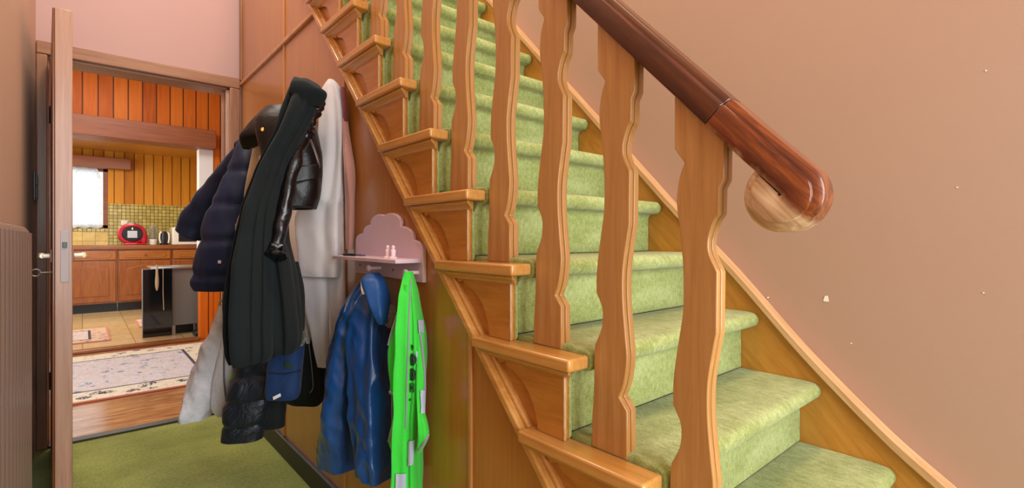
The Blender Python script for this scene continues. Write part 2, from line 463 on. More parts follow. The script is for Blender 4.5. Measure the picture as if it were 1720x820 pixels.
struct('trim_9', bx(PX0+.01, PX1, YK-.005, YK+.12, 0, .95), M['orangeplank'], bevel=.004)
struct('trim_7', bx(-3.0, PX1+.005, YK-.14, YK+.12, 2.055, 2.245), M['beam'], bevel=.004)
struct('trim_8', bx(-3.0, PX0, YK-.09, YK+.03, 0, .03), M['worktop'], bevel=.008)
# kitchen back wall around the window
WX0, WX1, WZ0, WZ1 = -.75, .30, 1.25, 2.17
kw = BM(); ZT = 1.636
box(kw, WX1, 3.0, YB, YB+.1, ZT, 2.5); box(kw, -3.0, WX0, YB, YB+.1, ZT, 2.5); box(kw, WX0, WX1, YB, YB+.1, WZ1, 2.5)
struct('wall_kitchen_back', kw, M['goldplank'], smooth=False)
kw = BM(); box(kw, WX1, 3.0, YB, YB+.1, .9, ZT); box(kw, -3.0, WX0, YB, YB+.1, .9, ZT); box(kw, WX0, WX1, YB, YB+.1, 1.19, WZ0)
struct('wall_kitchen_mosaic', kw, M['mosaic'], smooth=False)
struct('wall_kitchen_tile', bx(WX0, WX1, YB, YB+.1, 0, 1.19), M['yellowtile'], smooth=False)
# window
win = struct('window_1', bx(WX0, WX1, YB+.07, YB+.076, WZ0, WZ1), plain('window_glass_daylight', '#dfe9f4', .1, emis=3.0), smooth=False)
wf = BM(); box(wf, WX0, WX1, YB+.005, YB+.065, WZ1-.05, WZ1); box(wf, WX0, WX1, YB+.005, YB+.065, WZ0, WZ0+.05)
box(wf, WX1-.06, WX1, YB+.005, YB+.065, WZ0, WZ1); box(wf, WX0, WX0+.06, YB+.005, YB+.065, WZ0, WZ1)
struct('window_frame', wf, M['beam'], win, bevel=.004)

# ------------------------------------------------------------------ staircase
st = thing('staircase', 'green carpeted wooden staircase with steep open-sided flight rising along the wall', 'staircase', (1.15, .3, 0))
# one carpeted step, then copies
XC0, XC1 = .772, 1.563
def step_profile():
    T = .012; P = []
    y0, z0 = yk(1), zk(1)+T
    P.append((y0+G+.052, z0)); P.append((y0+.03, z0))
    r = .022; cy, cz = y0+.010, z0-r-.002
    for i in range(9):
        a = pi/2+pi*i/8
        P.append((cy+.002+r*cos(a)*1.0, cz+r*sin(a)))
    P.append((y0+.030, z0-.047)); P.append((y0+.040, z0-.053)); P.append((y0+.044, z0-.065))
    P.append((y0+.044, z0-H0+.001)); P.append((y0+G+.052, z0-H0+.001))
    return P
bmz = prismX(BM(), step_profile(), XC0, XC1)
box(bmz, .7605, XC0, yk(1)+.0435, yk(1)+.06, zk(1)-H0+.001, zk(1)-.050)
step0 = obj('carpeted_step', bmz, M['carpet'], st, .006, 3)
def cap_bm():
    bm = BM(); y0, z0 = yk(1), zk(1)
    box(bm, .711, .7715, y0, y0+.319, z0-.026, z0)
    return bm
cap0 = obj('tread_end', cap_bm(), M['cap'], st, .005, 3)
def cove_bm():
    bm = BM(); y0, z0 = yk(1), zk(1)
    prof = [(.722, -.026), (.722, -.034), (.740, -.040), (.746, -.048), (.7605, -.048), (.7605, -.026)]
    a = [bm.verts.new((x, y0+.010+(x-.722)*.7, z0+z)) for x, z in prof]
    b = [bm.verts.new((x, y0+.30, z0+z)) for x, z in prof]
    n = len(prof); bm.faces.new(a); bm.faces.new(b[::-1])
    for i in range(n): bm.faces.new((a[i], b[i], b[(i+1) % n], a[(i+1) % n]))
    return bm
cove0 = obj('moulding', cove_bm(), M['cap'], cap0, .002)
def bracket_bm():
    y0, z0 = yk(1), zk(1)
    c = [(.262, -.048), (.250, -.056), (.232, -.050), (.222, -.062), (.196, -.070), (.170, -.085), (.148, -.108), (.132, -.138), (.124, -.165), (.120, -.1795)]
    c = [(.265, -.046)]+[tuple(q) for q in smooth_path(c, 4)]
    return prismX(BM(), [(y0+a, z0+b) for a, b in [(.046, -.046)]+c+[(.046, -.1795)]], .745, .760)
br0 = obj('bracket', bracket_bm(), M['stringer'], st, .003)
sp0 = obj('stringer_panel', prismX(BM(), [(yk(1)+a_, zk(1)+b_) for a_, b_ in ((.046, -.046), (.305, -.046), (.150, -.1795), (.046, -.1795))], .7605, .7655), M['stringer'], st)
ed0 = obj('riser_edge', bx(.7445, .7515, yk(1)+.0425, yk(1)+.046, zk(1)-.1795, zk(1)-.048), M['trimlight'], st, .001)
for k in range(-2, 12):
    if k == 1: continue
    v = Vector((0, G*(k-1), H0*(k-1)))
    for src in (step0, br0, ed0, sp0):
        c = src.copy(); C.objects.link(c); c.parent = st; c.location = src.location+v
    c = cap0.copy(); C.objects.link(c); c.parent = st; c.location = cap0.location+v
    d = cove0.copy(); C.objects.link(d); d.parent = c
# outer stringer: face behind the brackets and the moulding along its lower edge
def sl(y, off): return pline(y)+off
ya, yb = .0, 2.75
pass
mb = BM()
for (o0, o1, x0) in ((-.054, -.026, .742), (-.034, -.004, .730), (-.006, .013, .746)):
    prismX(mb, [(-.2, sl(-.2, o0)), (yb, sl(yb, o0)), (yb, sl(yb, o1)), (-.2, sl(-.2, o1))], x0, XP+.012)
obj('stringer_moulding', mb, M['cap'], st, .005, 3)
# wall stringer on the far side, its top edge read along the wall
top = [(1640, 862), (1590, 820), (1500, 741), (1400, 641), (1330, 566), (1240, 462), (1125, 340), (1000, 198), (905, 92), (870, 52)]
tp = [onX(a, b, 1.575) for a, b in top]
e = (tp[-1]-tp[-4]); tp.append(tp[-1]+e.normalized()*1.6)
tp = [(p.y, p.z) for p in tp]
tp = [tuple(q) for q in smooth_path(tp, 4)]
obj('wall_stringer', prismX(BM(), tp+[(y, z-.42) for y, z in tp[::-1]], 1.5635, 1.598), M['wallstring'], st)
obj('wall_stringer_moulding', prismX(BM(), [(y, z+.011) for y, z in tp]+[(y, z-.011) for y, z in tp[::-1]], 1.548, 1.599), M['trimlight'], st, .006, 3)

# ------------------------------------------------------------------ balustrade
bl = thing('stair_balustrade', 'varnished stair balustrade with wavy flat balusters and dark scrolled handrail', 'balustrade', (.785, yk(0), zk(0)))
XB0, XB1 = .770, .798
left = [(1003.5,30),(1003.5,118),(1016,136),(1010.5,155),(1008,170),(1006,197),(1010.7,242),(1013.8,282),(1014.7,319),(1013.8,355),(1009.5,390),(1004.4,429),(1001.5,463),(1001.5,492),(1006,503),(1010.5,516),(1012,531),(1009.5,553),(999.5,578),(998,595),(997,656),(993.7,707),(990.7,748.5)]
right = [(1066.5,60),(1065.7,152),(1060,166),(1059.4,203),(1053,216),(1047.5,236),(1046,251),(1048,265),(1057.6,288),(1057.2,330),(1056.7,377),(1053,400),(1047,444),(1045.4,478),(1046.5,517),(1050.7,570),(1053,604),(1048.3,643),(1039.5,668),(1053,692),(1053,776)]
def bal_bm():
    L = [onX(a, b, XB0) for a, b in left]; R = [onX(a, b, XB0) for a, b in right]
    L = [[p.y, p.z] for p in L]; R = [[p.y, p.z] for p in R]
    zb = zk(1); L[-1][1] = zb; R[-1][1] = zb; L[-1][0] = L[-2][0]; R[-1][0] = R[-2][0]
    def rb(y): return 1.355+H0/G*(y-.48)+.004
    L[0][1] = rb(L[0][0]); R[0][1] = rb(R[0][0])
    # long curves smooth, notches and corners sharp
    def piece(P, cuts):
        out = []
        for a, c in zip(cuts, cuts[1:]):
            seg_ = P[a:c+1]; out += [list(q) for q in (smooth_path(seg_, 4) if len(seg_) > 2 else seg_)][:-1]
        return out+[P[cuts[-1]]]
    Ls = piece(L, [0, 1, 2, 13, 18, 21, 22]); Rs = piece(R, [0, 1, 2, 3, 8, 10, 18, 19, 20])
    pts = [tuple(p) for p in Ls]+[tuple(p) for p in Rs[::-1]]
    nl = len(Ls)
    def ins(e): return [(y-e, z) for y, z in pts[:nl]]+[(y+e, z) for y, z in pts[nl:]]
    bm = prismX(BM(), pts, XB0, XB0+.012)
    prismX(bm, ins(.003), XB0+.011, XB0+.016); prismX(bm, pts, XB0+.015, XB1+.002)
    return bm
bal0 = obj('baluster', bal_bm(), M['baluster'], bl, .002, 2)
for k in range(0, 11):
    if k == 1: continue
    c = bal0.copy(); C.objects.link(c); c.parent = bl; c.location = bal0.location+Vector((0, G*(k-1), H0*(k-1)))
# handrail
ux, uz = G/sqrt(G*G+H0*H0), H0/sqrt(G*G+H0*H0)
T0 = Vector((0, ux, uz)); N0 = Vector((0, -uz, ux))      # up the slope, normal of the slope
RC = Vector((0, .281, 1.355+H0/G*(.281-.48)+.002))        # centre of the scroll on the rail's underside
def rail_section():
    P = []
    w = .029; h = .050
    pts = [(-w, 0), (-w-.003, .004), (-w-.003, .033), (-w-.001, .037), (-w+.003, .038), (-w+.004, .044), (-w+.010, .050), (w-.010, .050), (w-.004, .044), (w-.003, .038), (w+.001, .037), (w+.003, .033), (w+.003, .004), (w, 0)]
    return [(x, h*1.05) for x, h in pts]
XRC = .786
def sweep(frames, sec):
    bm = BM(); rings = []
    for o, nrm in frames:
        rings.append([bm.verts.new(o+Vector((x, 0, 0))+nrm*h) for x, h in sec])
    m = len(sec)
    for A, B in zip(rings, rings[1:]):
        for i in range(m): bm.faces.new((A[i], A[(i+1) % m], B[(i+1) % m], B[i]))
    bm.faces.new(rings[0][::-1]); bm.faces.new(rings[-1]); return bm
O = Vector((XRC, RC.y, RC.z))
SEAM = .165
hr = obj('handrail', sweep([(O+T0*SEAM, N0), (O+T0*2.6, N0)], rail_section()), M['rail'], bl, .003)
frames = [(O+T0*(SEAM-.0015), N0), (O+T0*.08, N0)]
for i in range(1, 37):
    a = 1.5*pi*i/36
    nn = N0*cos(a)-T0*sin(a)
    off = nn*.0 if i else 0
    frames.append((O+nn*.002, nn))
def scroll_mat():
    m = Mat('worn_scroll_wood', .25)
    v = m.map((40, 2.5, 40), (SLOPE, 0, 0))
    a = m.noise(v, 2.2, 6, .62, .6)
    dk = m.ramp(a, [(.34, '#4e1e08'), (.5, '#773610'), (.66, '#98501c')]); lt = m.ramp(a, [(.3, '#a07a54'), (.55, '#cba883'), (.75, '#e2c8a6')])
    w = m.noise(m.map(), 26, 4)
    g = m.n('ShaderNodeTexCoord')
    o = m.xyz()
    loc = O-wloc(bl)
    h = m.math('ADD', m.math('MULTIPLY', m.math('SUBTRACT', o[1], loc.y), -uz), m.math('MULTIPLY', m.math('SUBTRACT', o[2], loc.z), ux))
    s = m.math('ADD', m.math('MULTIPLY', h, -34.0), m.math('MULTIPLY', w, 1.1))
    m.col(m.mix(dk, lt, m.ramp(s, [(.30, 0.0), (.72, 1.0)])))
    m.b.inputs['Coat Weight'].default_value = .6; m.b.inputs['Coat Roughness'].default_value = .15
    return m.m
tag(obj('scroll', sweep(frames, rail_section()), scroll_mat(), hr, .003), 'reddish curled end with a worn pale underside')

# ------------------------------------------------------------------ door leaf
dr = thing('door', 'open wooden door seen edge-on in front of the dining room doorway', 'door', (OX0+.01, YD-.03, 0))
hp = Vector((-.090, YD-.036, 0)); fe = Vector((-.057, 2.70, 0))
dv = (fe-hp).normalized(); dn = Vector((-dv.y, dv.x, 0))  # dn points +X side
if dn.x < 0: dn = -dn
def slab(bm, s0, s1, n0, n1, z0, z1):
    vs = []
    for s in (s0, s1):
        for nn in (n0, n1):
            for z in (z0, z1):
                p = hp+dv*s+dn*nn; vs.append(bm.verts.new((p.x, p.y, z)))
    for f in ((0,1,3,2),(4,6,7,5),(0,4,5,1),(2,3,7,6),(0,2,6,4),(1,5,7,3)): bm.faces.new([vs[i] for i in f])
    return bm
DW = (fe-hp).length
obj('leaf', slab(BM(), 0, DW, -.027, .027, .012, 2.015), M['door'], dr, .003)
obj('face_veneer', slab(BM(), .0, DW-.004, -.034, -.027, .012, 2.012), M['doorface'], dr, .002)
lk = obj('lock_plate', slab(BM(), DW-.001, DW+.002, -.010, .016, .905, 1.115), plain('aged_lock_plate', '#a39899', .5, .2), dr, .001)
obj('latch', slab(BM(), DW-.001, DW+.009, -.004, .010, 1.045, 1.068), M['dark'], lk, .001)
for sgn, nm in ((-1, 'handle'), (1, 'handle')):
    b = BM()
    p0 = hp+dv*(DW-.055); zz = 1.012
    pts = [p0+dn*(.030*sgn), p0+dn*(.062*sgn)]
    pts = [Vector((p.x, p.y, zz)) for p in pts]
    tube(b, pts, .009, 12)
    q = pts[1]; lev = [q+dv*.0, q-dv*.03+dn*.004*sgn, q-dv*.085+dn*.004*sgn]
    tube(b, lev, [.010, .009, .0105], 12)
    h_ = obj(nm, b, M['ivory'], dr, 0)
    b2 = BM(); tube(b2, [lev[-1], lev[-1]-dv*.006], .011, 12); obj('end_ring', b2, M['brass'], h_)
    b3 = BM(); slab(b3, DW-.075, DW-.035, .027*sgn if sgn > 0 else -.040, .033*sgn if sgn > 0 else -.034, .985, 1.04); obj('handle_plate', b3, M['doorface'], h_, .002)
kp = hp+dv*(DW-.055)-dn*.034; b = BM()
tube(b, [(kp.x, kp.y, .945), (kp.x-dn.x*.035, kp.y-dn.y*.035, .945)], .003, 8)
cc = kp-dn*.048; ring = [Vector((cc.x, cc.y, .945))+dn*(.014*cos(2*pi*i/20))+Vector((0, 0, .014*sin(2*pi*i/20))) for i in range(21)]
tube(b, ring, .003, 8, cap=False)
tag(obj('key', b, M['steel']), 'small steel key with a ring bow in the lock of the open door', 'key')
for z in (.35, 1.72):
    b = BM(); tube(b, [(hp.x-.030, hp.y+.010, z-.045), (hp.x-.030, hp.y+.010, z+.045)], .009, 10); obj('hinge', b, M['dark'], dr)

# ------------------------------------------------------------------ radiator and switch on the left wall
ra = thing('radiator', 'tall brown column radiator with rounded fins on the left wall', 'radiator', (-.15, 1.6, .08))
y = 1.02
while y < 2.14:
    b = BM()
    P = [(-.160, y, .10), (-.160, y, 1.075)]
    tube(b, P, .016, 12, squash=.7)
    path = smooth_path([(-.139, y, .12), (-.1365, y, .16), (-.1365, y, .6), (-.1365, y, 1.06), (-.139, y, 1.088), (-.147, y, 1.10), (-.16, y, 1.09)], 4)
    tube(b, path, .022, 20, squash=.5)
    obj('fin', b, M['radiator'], ra); y += .075
b = BM(); tube(b, [(-.150, 1.0, 1.06), (-.150, 2.13, 1.06)], .018, 12); obj('header_pipe', b, M['radiator'], ra)
b = BM(); tube(b, [(-.150, 1.0, .13), (-.150, 2.15, .13)], .018, 12); obj('header_pipe', b, M['radiator'], ra)
b = BM(); tube(b, [(-.145, 2.14, .13), (-.145, 2.16, .13), (-.145, 2.165, .30)], .009, 10); obj('valve_pipe', b, M['steel'], ra)
b = BM(); lathe(b, [(.010, .30), (.018, .31), (.020, .34), (.016, .37), (.008, .375)], -.145, 2.165, 16); obj('valve', b, M['ivory'], ra)
for y in (1.2, 2.0):
    b = BM(); tube(b, [(-.179, y, .5), (-.165, y, .5)], .01, 8); obj('wall_bracket', b, M['dark'], ra)
sw = thing('light_switch', 'black double light switch on the left wall beside the door frame', 'light switch', (XL, 3.37, 1.34))
obj('plate', bx(XL, XL+.008, 3.33, 3.41, 1.27, 1.41), M['dark'], sw, .002)
for z in (1.28, 1.345): obj('rocker', bx(XL+.007, XL+.014, 3.345, 3.395, z, z+.055), M['dark'], sw, .002)

# ------------------------------------------------------------------ coats and jackets on the rack
M['navy'] = cloth('navy_puffer_nylon', '#0e1f42', .6, 200, .2, .0, sheen=.03)
M['navy2'] = cloth('deep_navy_nylon', '#0c1a38', .6, 200, .2, .25, 18, .03)
M['wool'] = cloth('black_green_wool', '#0b1518', .95, 240, .5, .0, sheen=.03)
M['leather'] = cloth('black_leather', '#060607', .42, 120, .25, .2, 26, .0, .1)
M['leathersh'] = cloth('shiny_black_leather', '#0a0c11', .27, 120, .15, .45, 26, .0, .5)
M['beige'] = cloth('beige_fleece', '#b39a76', .95, 150, .8)
M['grey'] = cloth('pale_grey_marl_knit', '#cbc9cd', .95, 300, .35, sheen=.35, var=.12)
M['pinkcloth'] = cloth('dusty_pink_fleece', '#b9867a', .95, 200, .5)
M['maroon'] = cloth('maroon_cloth', '#6d2a28', .9)
M['whitenylon'] = cloth('white_nylon', '#c3c3cb', .55, 200, .1, .5, 22, .1, var=.1)
M['mint'] = cloth('mint_cloth', '#b9dcb4', .7)
M['blackquilt'] = cloth('black_quilted_nylon', '#121a24', .5, 200, .1, .6, 26, .02, .1)
M['bluecloth'] = cloth('blue_cotton', '#12305c', .8, 240, .3, .3, 16, .05)
M['olive'] = cloth('dark_olive_knit', '#39402c', .95, 180, .8)
M['darkcloth'] = cloth('black_green_cotton', '#101717', .85, 240, .3, .3, 16, .02)
M['shinyblue'] = cloth('shiny_royal_blue_nylon', '#154788', .3, 240, .05, .25, 26, .0, .45, .1)
M['hoodblue'] = cloth('blue_nylon_hood', '#174a88', .45, 240, .1, .2, 20, .0)
M['neon'] = cloth('neon_green_mesh', '#35d43c', .7, 260, .35, .0, sheen=.2, var=.1)
M['piping'] = cloth('grey_reflective_piping', '#8d929b', .45)
M['whitecloth'] = cloth('white_cloth', '#e6e6e2', .8)
M['ink'] = plain('dark_green_print', '#123322', .6)
M['fur'] = cloth('grey_faux_fur', '#6f6a64', 1, 60, 1)
RK = 'garments on the coat rack'

rk = thing('coat_rack', 'brown wooden coat rack board on the panelling behind the hanging coats', 'coat rack', (XP-.01, 2.2, 1.62))
ya_, yb_ = onX(560, 200, XP).y, onX(472, 200, XP).y
obj('board', bx(XP-.018, XP+.0, ya_, yb_, 1.57, 1.65), M['panel'], rk, .004)
for i in range(4):
    y = ya_+.06+(yb_-ya_-.12)*i/3
    b = BM(); tube(b, smooth_path([(XP-.018, y, 1.615), (XP-.05, y, 1.61), (XP-.075, y, 1.625), (XP-.08, y, 1.65)], 5), .006, 8)
    obj('hook', b, M['brass'], rk)

# dark jacket at the back, its lower right corner in sight
b = loft([(480,482,516,1.96,.03),(520,482,526,1.96,.035),(560,480,540,1.95,.04),(620,478,549,1.95,.045),(660,476,553,1.94,.045),(678,480,540,1.94,.035)], -.2, folds=((5,.10,1,1.5),), wr=.005, seed=3)
t = bvh(b); dj = tag(obj('dark_jacket', b, M['darkcloth']), 'black green jacket with its hem below the grey sweatshirt and a thin pale zip line', 'jacket', RK)
obj('zip_line', seam(t, [(519,578),(524,620),(526,650),(521,660)], .0012), M['piping'], dj)

# pink fleece and its maroon loop
b = loft([(200,574,584,.735,.012),(240,577,588,.735,.015),(290,580,594,.73,.018),(340,580,596,.742,.013),(400,579,595,.742,.013),(419,580,594,.742,.012)], -.7, nseg=32, folds=((3,.2,1,1),), wr=.003)
pf = tag(obj('pink_fleece', b, M['pinkcloth']), 'dusty pink fleece hanging behind the grey sweatshirt, only a strip in sight', 'fleece', RK)
obj('hanging_loop', loft([(147,572,579,.735,.006),(165,573,583,.735,.008),(190,575,585,.735,.008),(204,576,585,.735,.008)], -.5, nseg=24, nrow=20, wr=.001), M['maroon'], pf)

# grey sweatshirt
g0 = loft([(134,552,561,.715,.012),(142,547,568,.715,.02),(155,541,574,.715,.026),(180,535,580,.712,.03),(220,533,584,.71,.034),(270,528,586,.71,.036),(330,512,583,.685,.038),(348,490,582,.668,.038),(380,485,582,.664,.038),(420,490,582,.664,.038),(450,494,580,.664,.038),(464,497,578,.664,.034)], -.45,
          folds=((4,.24,.6,.8),(7,.14,2,1.2)), wr=.004, seed=5, ridge=.004, rsc=5)
t = bvh(g0); gs = tag(obj('grey_sweatshirt', g0, M['grey']), 'pale grey marl sweatshirt hanging at the right end of the coat rack', 'sweatshirt', RK)
obj('sleeve', loft([(448,497,552,.652,.02),(480,500,553,.654,.026),(520,511,554,.664,.026),(560,522,554,.672,.026),(590,529,554,.678,.024),(616,535,553,.680,.02)], -.35, folds=((3,.12,1,.6),), wr=.003, seed=2), M['grey'], gs)
obj('sleeve', loft([(440,545,581,.712,.016),(490,552,581,.716,.02),(530,555,580,.716,.02),(560,556,573,.716,.018),(582,554,567,.714,.014)], -.4, folds=((3,.12,2,.6),), wr=.003, seed=4), M['grey'], gs)
obj('hem', loft([(520,508,524,.66,.008),(550,509,524,.66,.01),(577,510,522,.66,.008)], -.3, nseg=24, nrow=20, wr=.001), M['grey'], gs)

# black biker jacket
b = loft([(182,446,520,1.72,.05),(200,436,526,1.71,.07),(225,438,530,1.70,.08),(260,446,536,1.69,.08),(300,450,536,1.68,.08),(330,452,533,1.68,.08),(351,454,527,1.68,.075)], 0, folds=((3,.08,.5,.5),), wr=.003, seed=8, ridge=.005)
t = bvh(b); lj = tag(obj('leather_jacket', b, M['leather']), 'black leather biker jacket with silver zips and brass snaps, right of the dark wool coat', 'jacket', RK)
obj('collar', loft([(184,440,470,1.84,.02),(198,428,472,1.80,.025),(214,414,470,1.78,.03),(228,404,462,1.77,.03),(240,405,440,1.78,.025),(250,409,420,1.79,.012)], 0, nrow=40, folds=((3,.1,0,1),), wr=.003, ridge=.003), M['leather'], lj)
def snap(px, py, d, r=.0075):
    p = onD(px, py, d); b = BM(); f = ray(px, py).normalized()
    tube(b, [p+f*.004, p, p-f*.003], [r, r, r*.6], 14); return b
obj('snap_button', snap(441, 218, 1.615), M['brass'], lj)
obj('lining', loft([(236,427,446,1.84,.012),(270,421,444,1.83,.014),(300,415,438,1.82,.014),(325,411,432,1.82,.012),(348,409,424,1.82,.008)], 0, nseg=28, nrow=30, wr=.002), M['beige'], lj)
bz = BM(); tube(bz, [onD(*p) for p in smooth_path([(437,262,1.80),(430,300,1.79),(425,335,1.79),(414,350,1.79),(403,362,1.79),(398,376,1.79)], 5)], .003, 8)
zp = obj('zip', bz, M['steel'], lj)
bz = BM(); tube(bz, [onD(398,376,1.79), onD(397,388,1.79)], [.006, .004], 8); obj('zip_pull', bz, M['steel'], zp)
sp = smooth_path([(510,232,1.60),(497,262,1.56),(487,305,1.54),(477,350,1.52),(470,385,1.51),(464,414,1.50)], 8)
b = BM(); tube(b, [onD(*p) for p in sp], [.018+.004*sin(pi*i/(len(sp)-1)) for i in range(len(sp))], 28, wr=.008, sc=22)
slv = obj('sleeve', b, M['leathersh'], lj)
b = BM(); sp = smooth_path([(465,408,1.50),(463,420,1.50),(462,428,1.495),(461,434,1.49)], 5)
tube(b, [onD(*p) for p in sp], [.022]*6+[.024, .026, .028, .031, .033, .034, .033, .031, .029, .027][:len(sp)-6], 28, wr=.010, sc=60); obj('cuff', b, M['leathersh'], slv)
b = BM(); sp = smooth_path([(531,166,1.60),(527,178,1.585),(521,198,1.58),(514,214,1.585),(512,228,1.60)], 6)
tube(b, [onD(*p) for p in sp], [.022+.006*abs(sin(.8*i)) for i in range(len(sp))], 20, wr=.012, sc=30); obj('shoulder_strap', b, M['leathersh'], lj)
fp = obj('pocket_flap', patch(t, [(483,284),(529,277),(530,300),(486,311)], .016, th=.018), M['leather'], lj, .003)
obj('snap_button', snap(492, 306, 1.565, .0085), M['brass'], fp)
obj('zip', seam(t, [(503,224),(510,226),(518,232),(526,250),(532,268),(534.5,282)], .0042, .003), M['steel'], lj)
obj('seam_line', seam(t, [(483,312),(484,330),(483,348)], .0014, .001), M['piping'], lj)
obj('hem_band', seam(t, [(456,346),(480,347),(505,347),(524,346)], .004, .001), M['leather'], lj)

# navy puffer
b = loft([(226,412,436,2.04,.05),(250,402,440,2.02,.07),(285,389,438,2.0,.085),(330,368,432,1.97,.09),(375,352,426,1.95,.095),(415,340,418,1.93,.095),(450,333,410,1.92,.09),(474,328,404,1.92,.085),(487,334,396,1.92,.075)], 0,
         folds=((2,.06,.4,.6),), wr=.006, quilt=.135, qd=.008, seed=1, ridge=.004, rsc=9)
t = bvh(b); nv = tag(obj('puffer_jacket', b, M['navy']), 'navy quilted puffer jacket at the left end of the coat rack', 'jacket', RK)
b = BM(); sp = smooth_path([(420,240,2.14),(402,262,2.15),(380,292,2.16),(355,330,2.18),(334,364,2.19),(321,393,2.2)], 8)
tube(b, [onD(*p) for p in sp], [.030+.034*min(1, i/(len(sp)*.8)) for i in range(len(sp))], 28, wr=.012, sc=14)
ns = obj('sleeve', b, M['navy2'], nv)
obj('emblem', patch(t, [(367,437),(372,438),(371,443),(366,442)], .003, 2, 2, .002), M['pinkpale'], nv)
b = BM(); sp = smooth_path([(404,248,2.05),(420,238,2.02),(438,236,1.99)], 5); tube(b, [onD(*p) for p in sp], .028, 16, wr=.006); obj('collar', b, M['navy2'], nv)

# white jacket low down
b = loft([(512,372,386,1.88,.03),(540,362,390,1.88,.04),(580,345,386,1.88,.05),(620,330,380,1.88,.055),(660,317,366,1.87,.055),(690,307,352,1.86,.055),(703,304,347,1.86,.05)], 0, folds=((4,.10,0,1.2),), wr=.004, wsc=(22, 22, 16), seed=12, ridge=.008, rsc=11)
wj = thing('white_jacket', 'white nylon jacket with mint green details hanging low below the navy puffer', 'jacket', onD(372, 690, 1.87), RK)
obj('sleeve', b, M['whitenylon'], wj)
b = loft([(548,380,402,1.86,.03),(580,372,402,1.86,.035),(620,366,400,1.86,.04),(660,358,396,1.86,.04),(685,357,388,1.86,.035),(697,368,386,1.86,.03)], 0, folds=((3,.1,1,1),), wr=.006, seed=13)
t = bvh(b); wbod = obj('front', b, M['whitenylon'], wj)
obj('zip', seam(t, [(380,556),(377,600),(377,640),(382,690)], .003, .002), plain('grey_zip', '#5a5f70', .5), wbod)
tag(obj('shoulder_patch', patch(t, [(385,560),(399,560),(399,583),(384,577)], .004, th=.003), M['mint'], wbod), 'mint green patch')
tag(obj('pocket_trim', patch(t, [(384,626),(400,622),(398,634),(384,638)], .004, th=.003), M['mint'], wbod), 'mint green trim')
b = BM(); tube(b, [onD(*p) for p in smooth_path([(368,513,1.86),(371,506,1.86),(380,502,1.86),(390,500,1.85),(400,494,1.78),(410,486,1.66),(414,480,1.60)], 6)], .005, 8); obj('hanging_loop', b, M['beige'], wj)

# black quilted jacket
b = loft([(520,404,470,1.80,.05),(580,403,474,1.79,.055),(620,400,470,1.78,.055),(650,388,464,1.77,.06),(675,380,456,1.77,.06),(700,378,446,1.76,.055),(736,377,438,1.76,.05)], 0, folds=((3,.06,.5,.5),), wr=.006, quilt=.085, qd=.008, seed=15, ridge=.004, rsc=8)
t = bvh(b); bj = tag(obj('quilted_jacket', b, M['blackquilt']), 'black quilted jacket hanging lowest on the coat rack, its hem just above the carpet', 'jacket', RK)
obj('side_panel', loft([(580,430,480,1.84,.05),(640,432,482,1.84,.05),(690,436,480,1.83,.05),(716,440,478,1.83,.04)], 0, nrow=40, folds=((3,.08,.5,.5),), wr=.006, seed=16), M['darkcloth'], bj)

# blue jacket
b = loft([(470,462,500,1.74,.04),(520,458,506,1.73,.05),(570,456,510,1.72,.05),(620,453,508,1.715,.05),(655,450,504,1.71,.05),(668,452,500,1.71,.04)], 0, folds=((3,.1,1,.5),), wr=.006, seed=18)
t = bvh(b); bjk = tag(obj('blue_jacket', b, M['bluecloth']), 'dark blue jacket with a small badge, low between the wool coat and the grey sweatshirt', 'jacket', RK)
obj('badge', patch(t, [(479,608),(490,608),(490,618),(478,618)], .003, 3, 3, .002), M['ink'], bjk)
obj('care_label', patch(t, [(459,666),(472,660),(473,665),(460,671)], .004, 3, 3, .003), M['whitecloth'], bjk)
obj('fold_line', seam(t, [(452,626),(478,628),(505,622)], .002, .001), M['darkcloth'], bjk)

# olive knit sleeve
b = loft([(440,474,500,1.70,.03),(480,476,508,1.70,.04),(520,480,510,1.69,.04),(560,482,510,1.69,.04),(572,480,508,1.69,.036),(582,484,504,1.69,.03)], 0, nrow=40, folds=((3,.1,1,.5),), wr=.004, seed=19)
ok = tag(obj('knitted_cardigan', b, M['darkcloth']), 'dark knitted sleeve with a speckled olive cuff beside the grey sweatshirt', 'cardigan', RK)
obj('cuff', loft([(556,480,512,1.69,.044),(566,478,511,1.685,.046),(578,481,508,1.685,.042),(584,486,503,1.685,.034)], 0, nrow=24, wr=.006, wsc=(60, 60, 60)), M['olive'], ok)

# wool coat over everything
b = loft([(134,494,522,1.62,.02),(146,490,540,1.60,.035),(160,486,536,1.58,.045),(190,479,526,1.56,.055),(225,470,508,1.55,.06),(265,452,488,1.54,.07),(310,434,474,1.53,.075),(350,422,464,1.52,.085),(400,410,460,1.52,.09),(450,402,460,1.52,.095),(500,394,462,1.52,.095),(550,393,462,1.52,.095),(588,393,462,1.52,.09),(605,397,456,1.52,.08)], 0,
         nseg=110, nrow=90, folds=((5,.20,.6,.7),(9,.13,1.5,.8),(14,.05,0,.5)), wr=.004, seed=21, ridge=.007, rsc=4)
t = bvh(b); wc = tag(obj('wool_coat', b, M['wool']), 'long black green wool coat draped down the middle of the coat rack', 'coat', RK)
obj('front_fall', loft([(300,446,480,1.57,.03),(350,444,478,1.57,.045),(400,446,480,1.57,.055),(450,448,490,1.57,.06),(500,452,498,1.57,.06),(550,454,503,1.57,.06),(578,456,502,1.57,.055),(592,462,496,1.57,.045)], 0, nseg=72, folds=((4,.20,2.0,.7),(8,.10,.5,.6)), wr=.004, seed=22), M['wool'], wc)
obj('collar', loft([(131,494,503,1.55,.012),(138,491,520,1.535,.02),(146,488,534,1.53,.022),(155,488,546,1.53,.022),(168,498,544,1.54,.02),(180,512,536,1.55,.015)], 0, nrow=30, wr=.002, ridge=.003), M['wool'], wc)

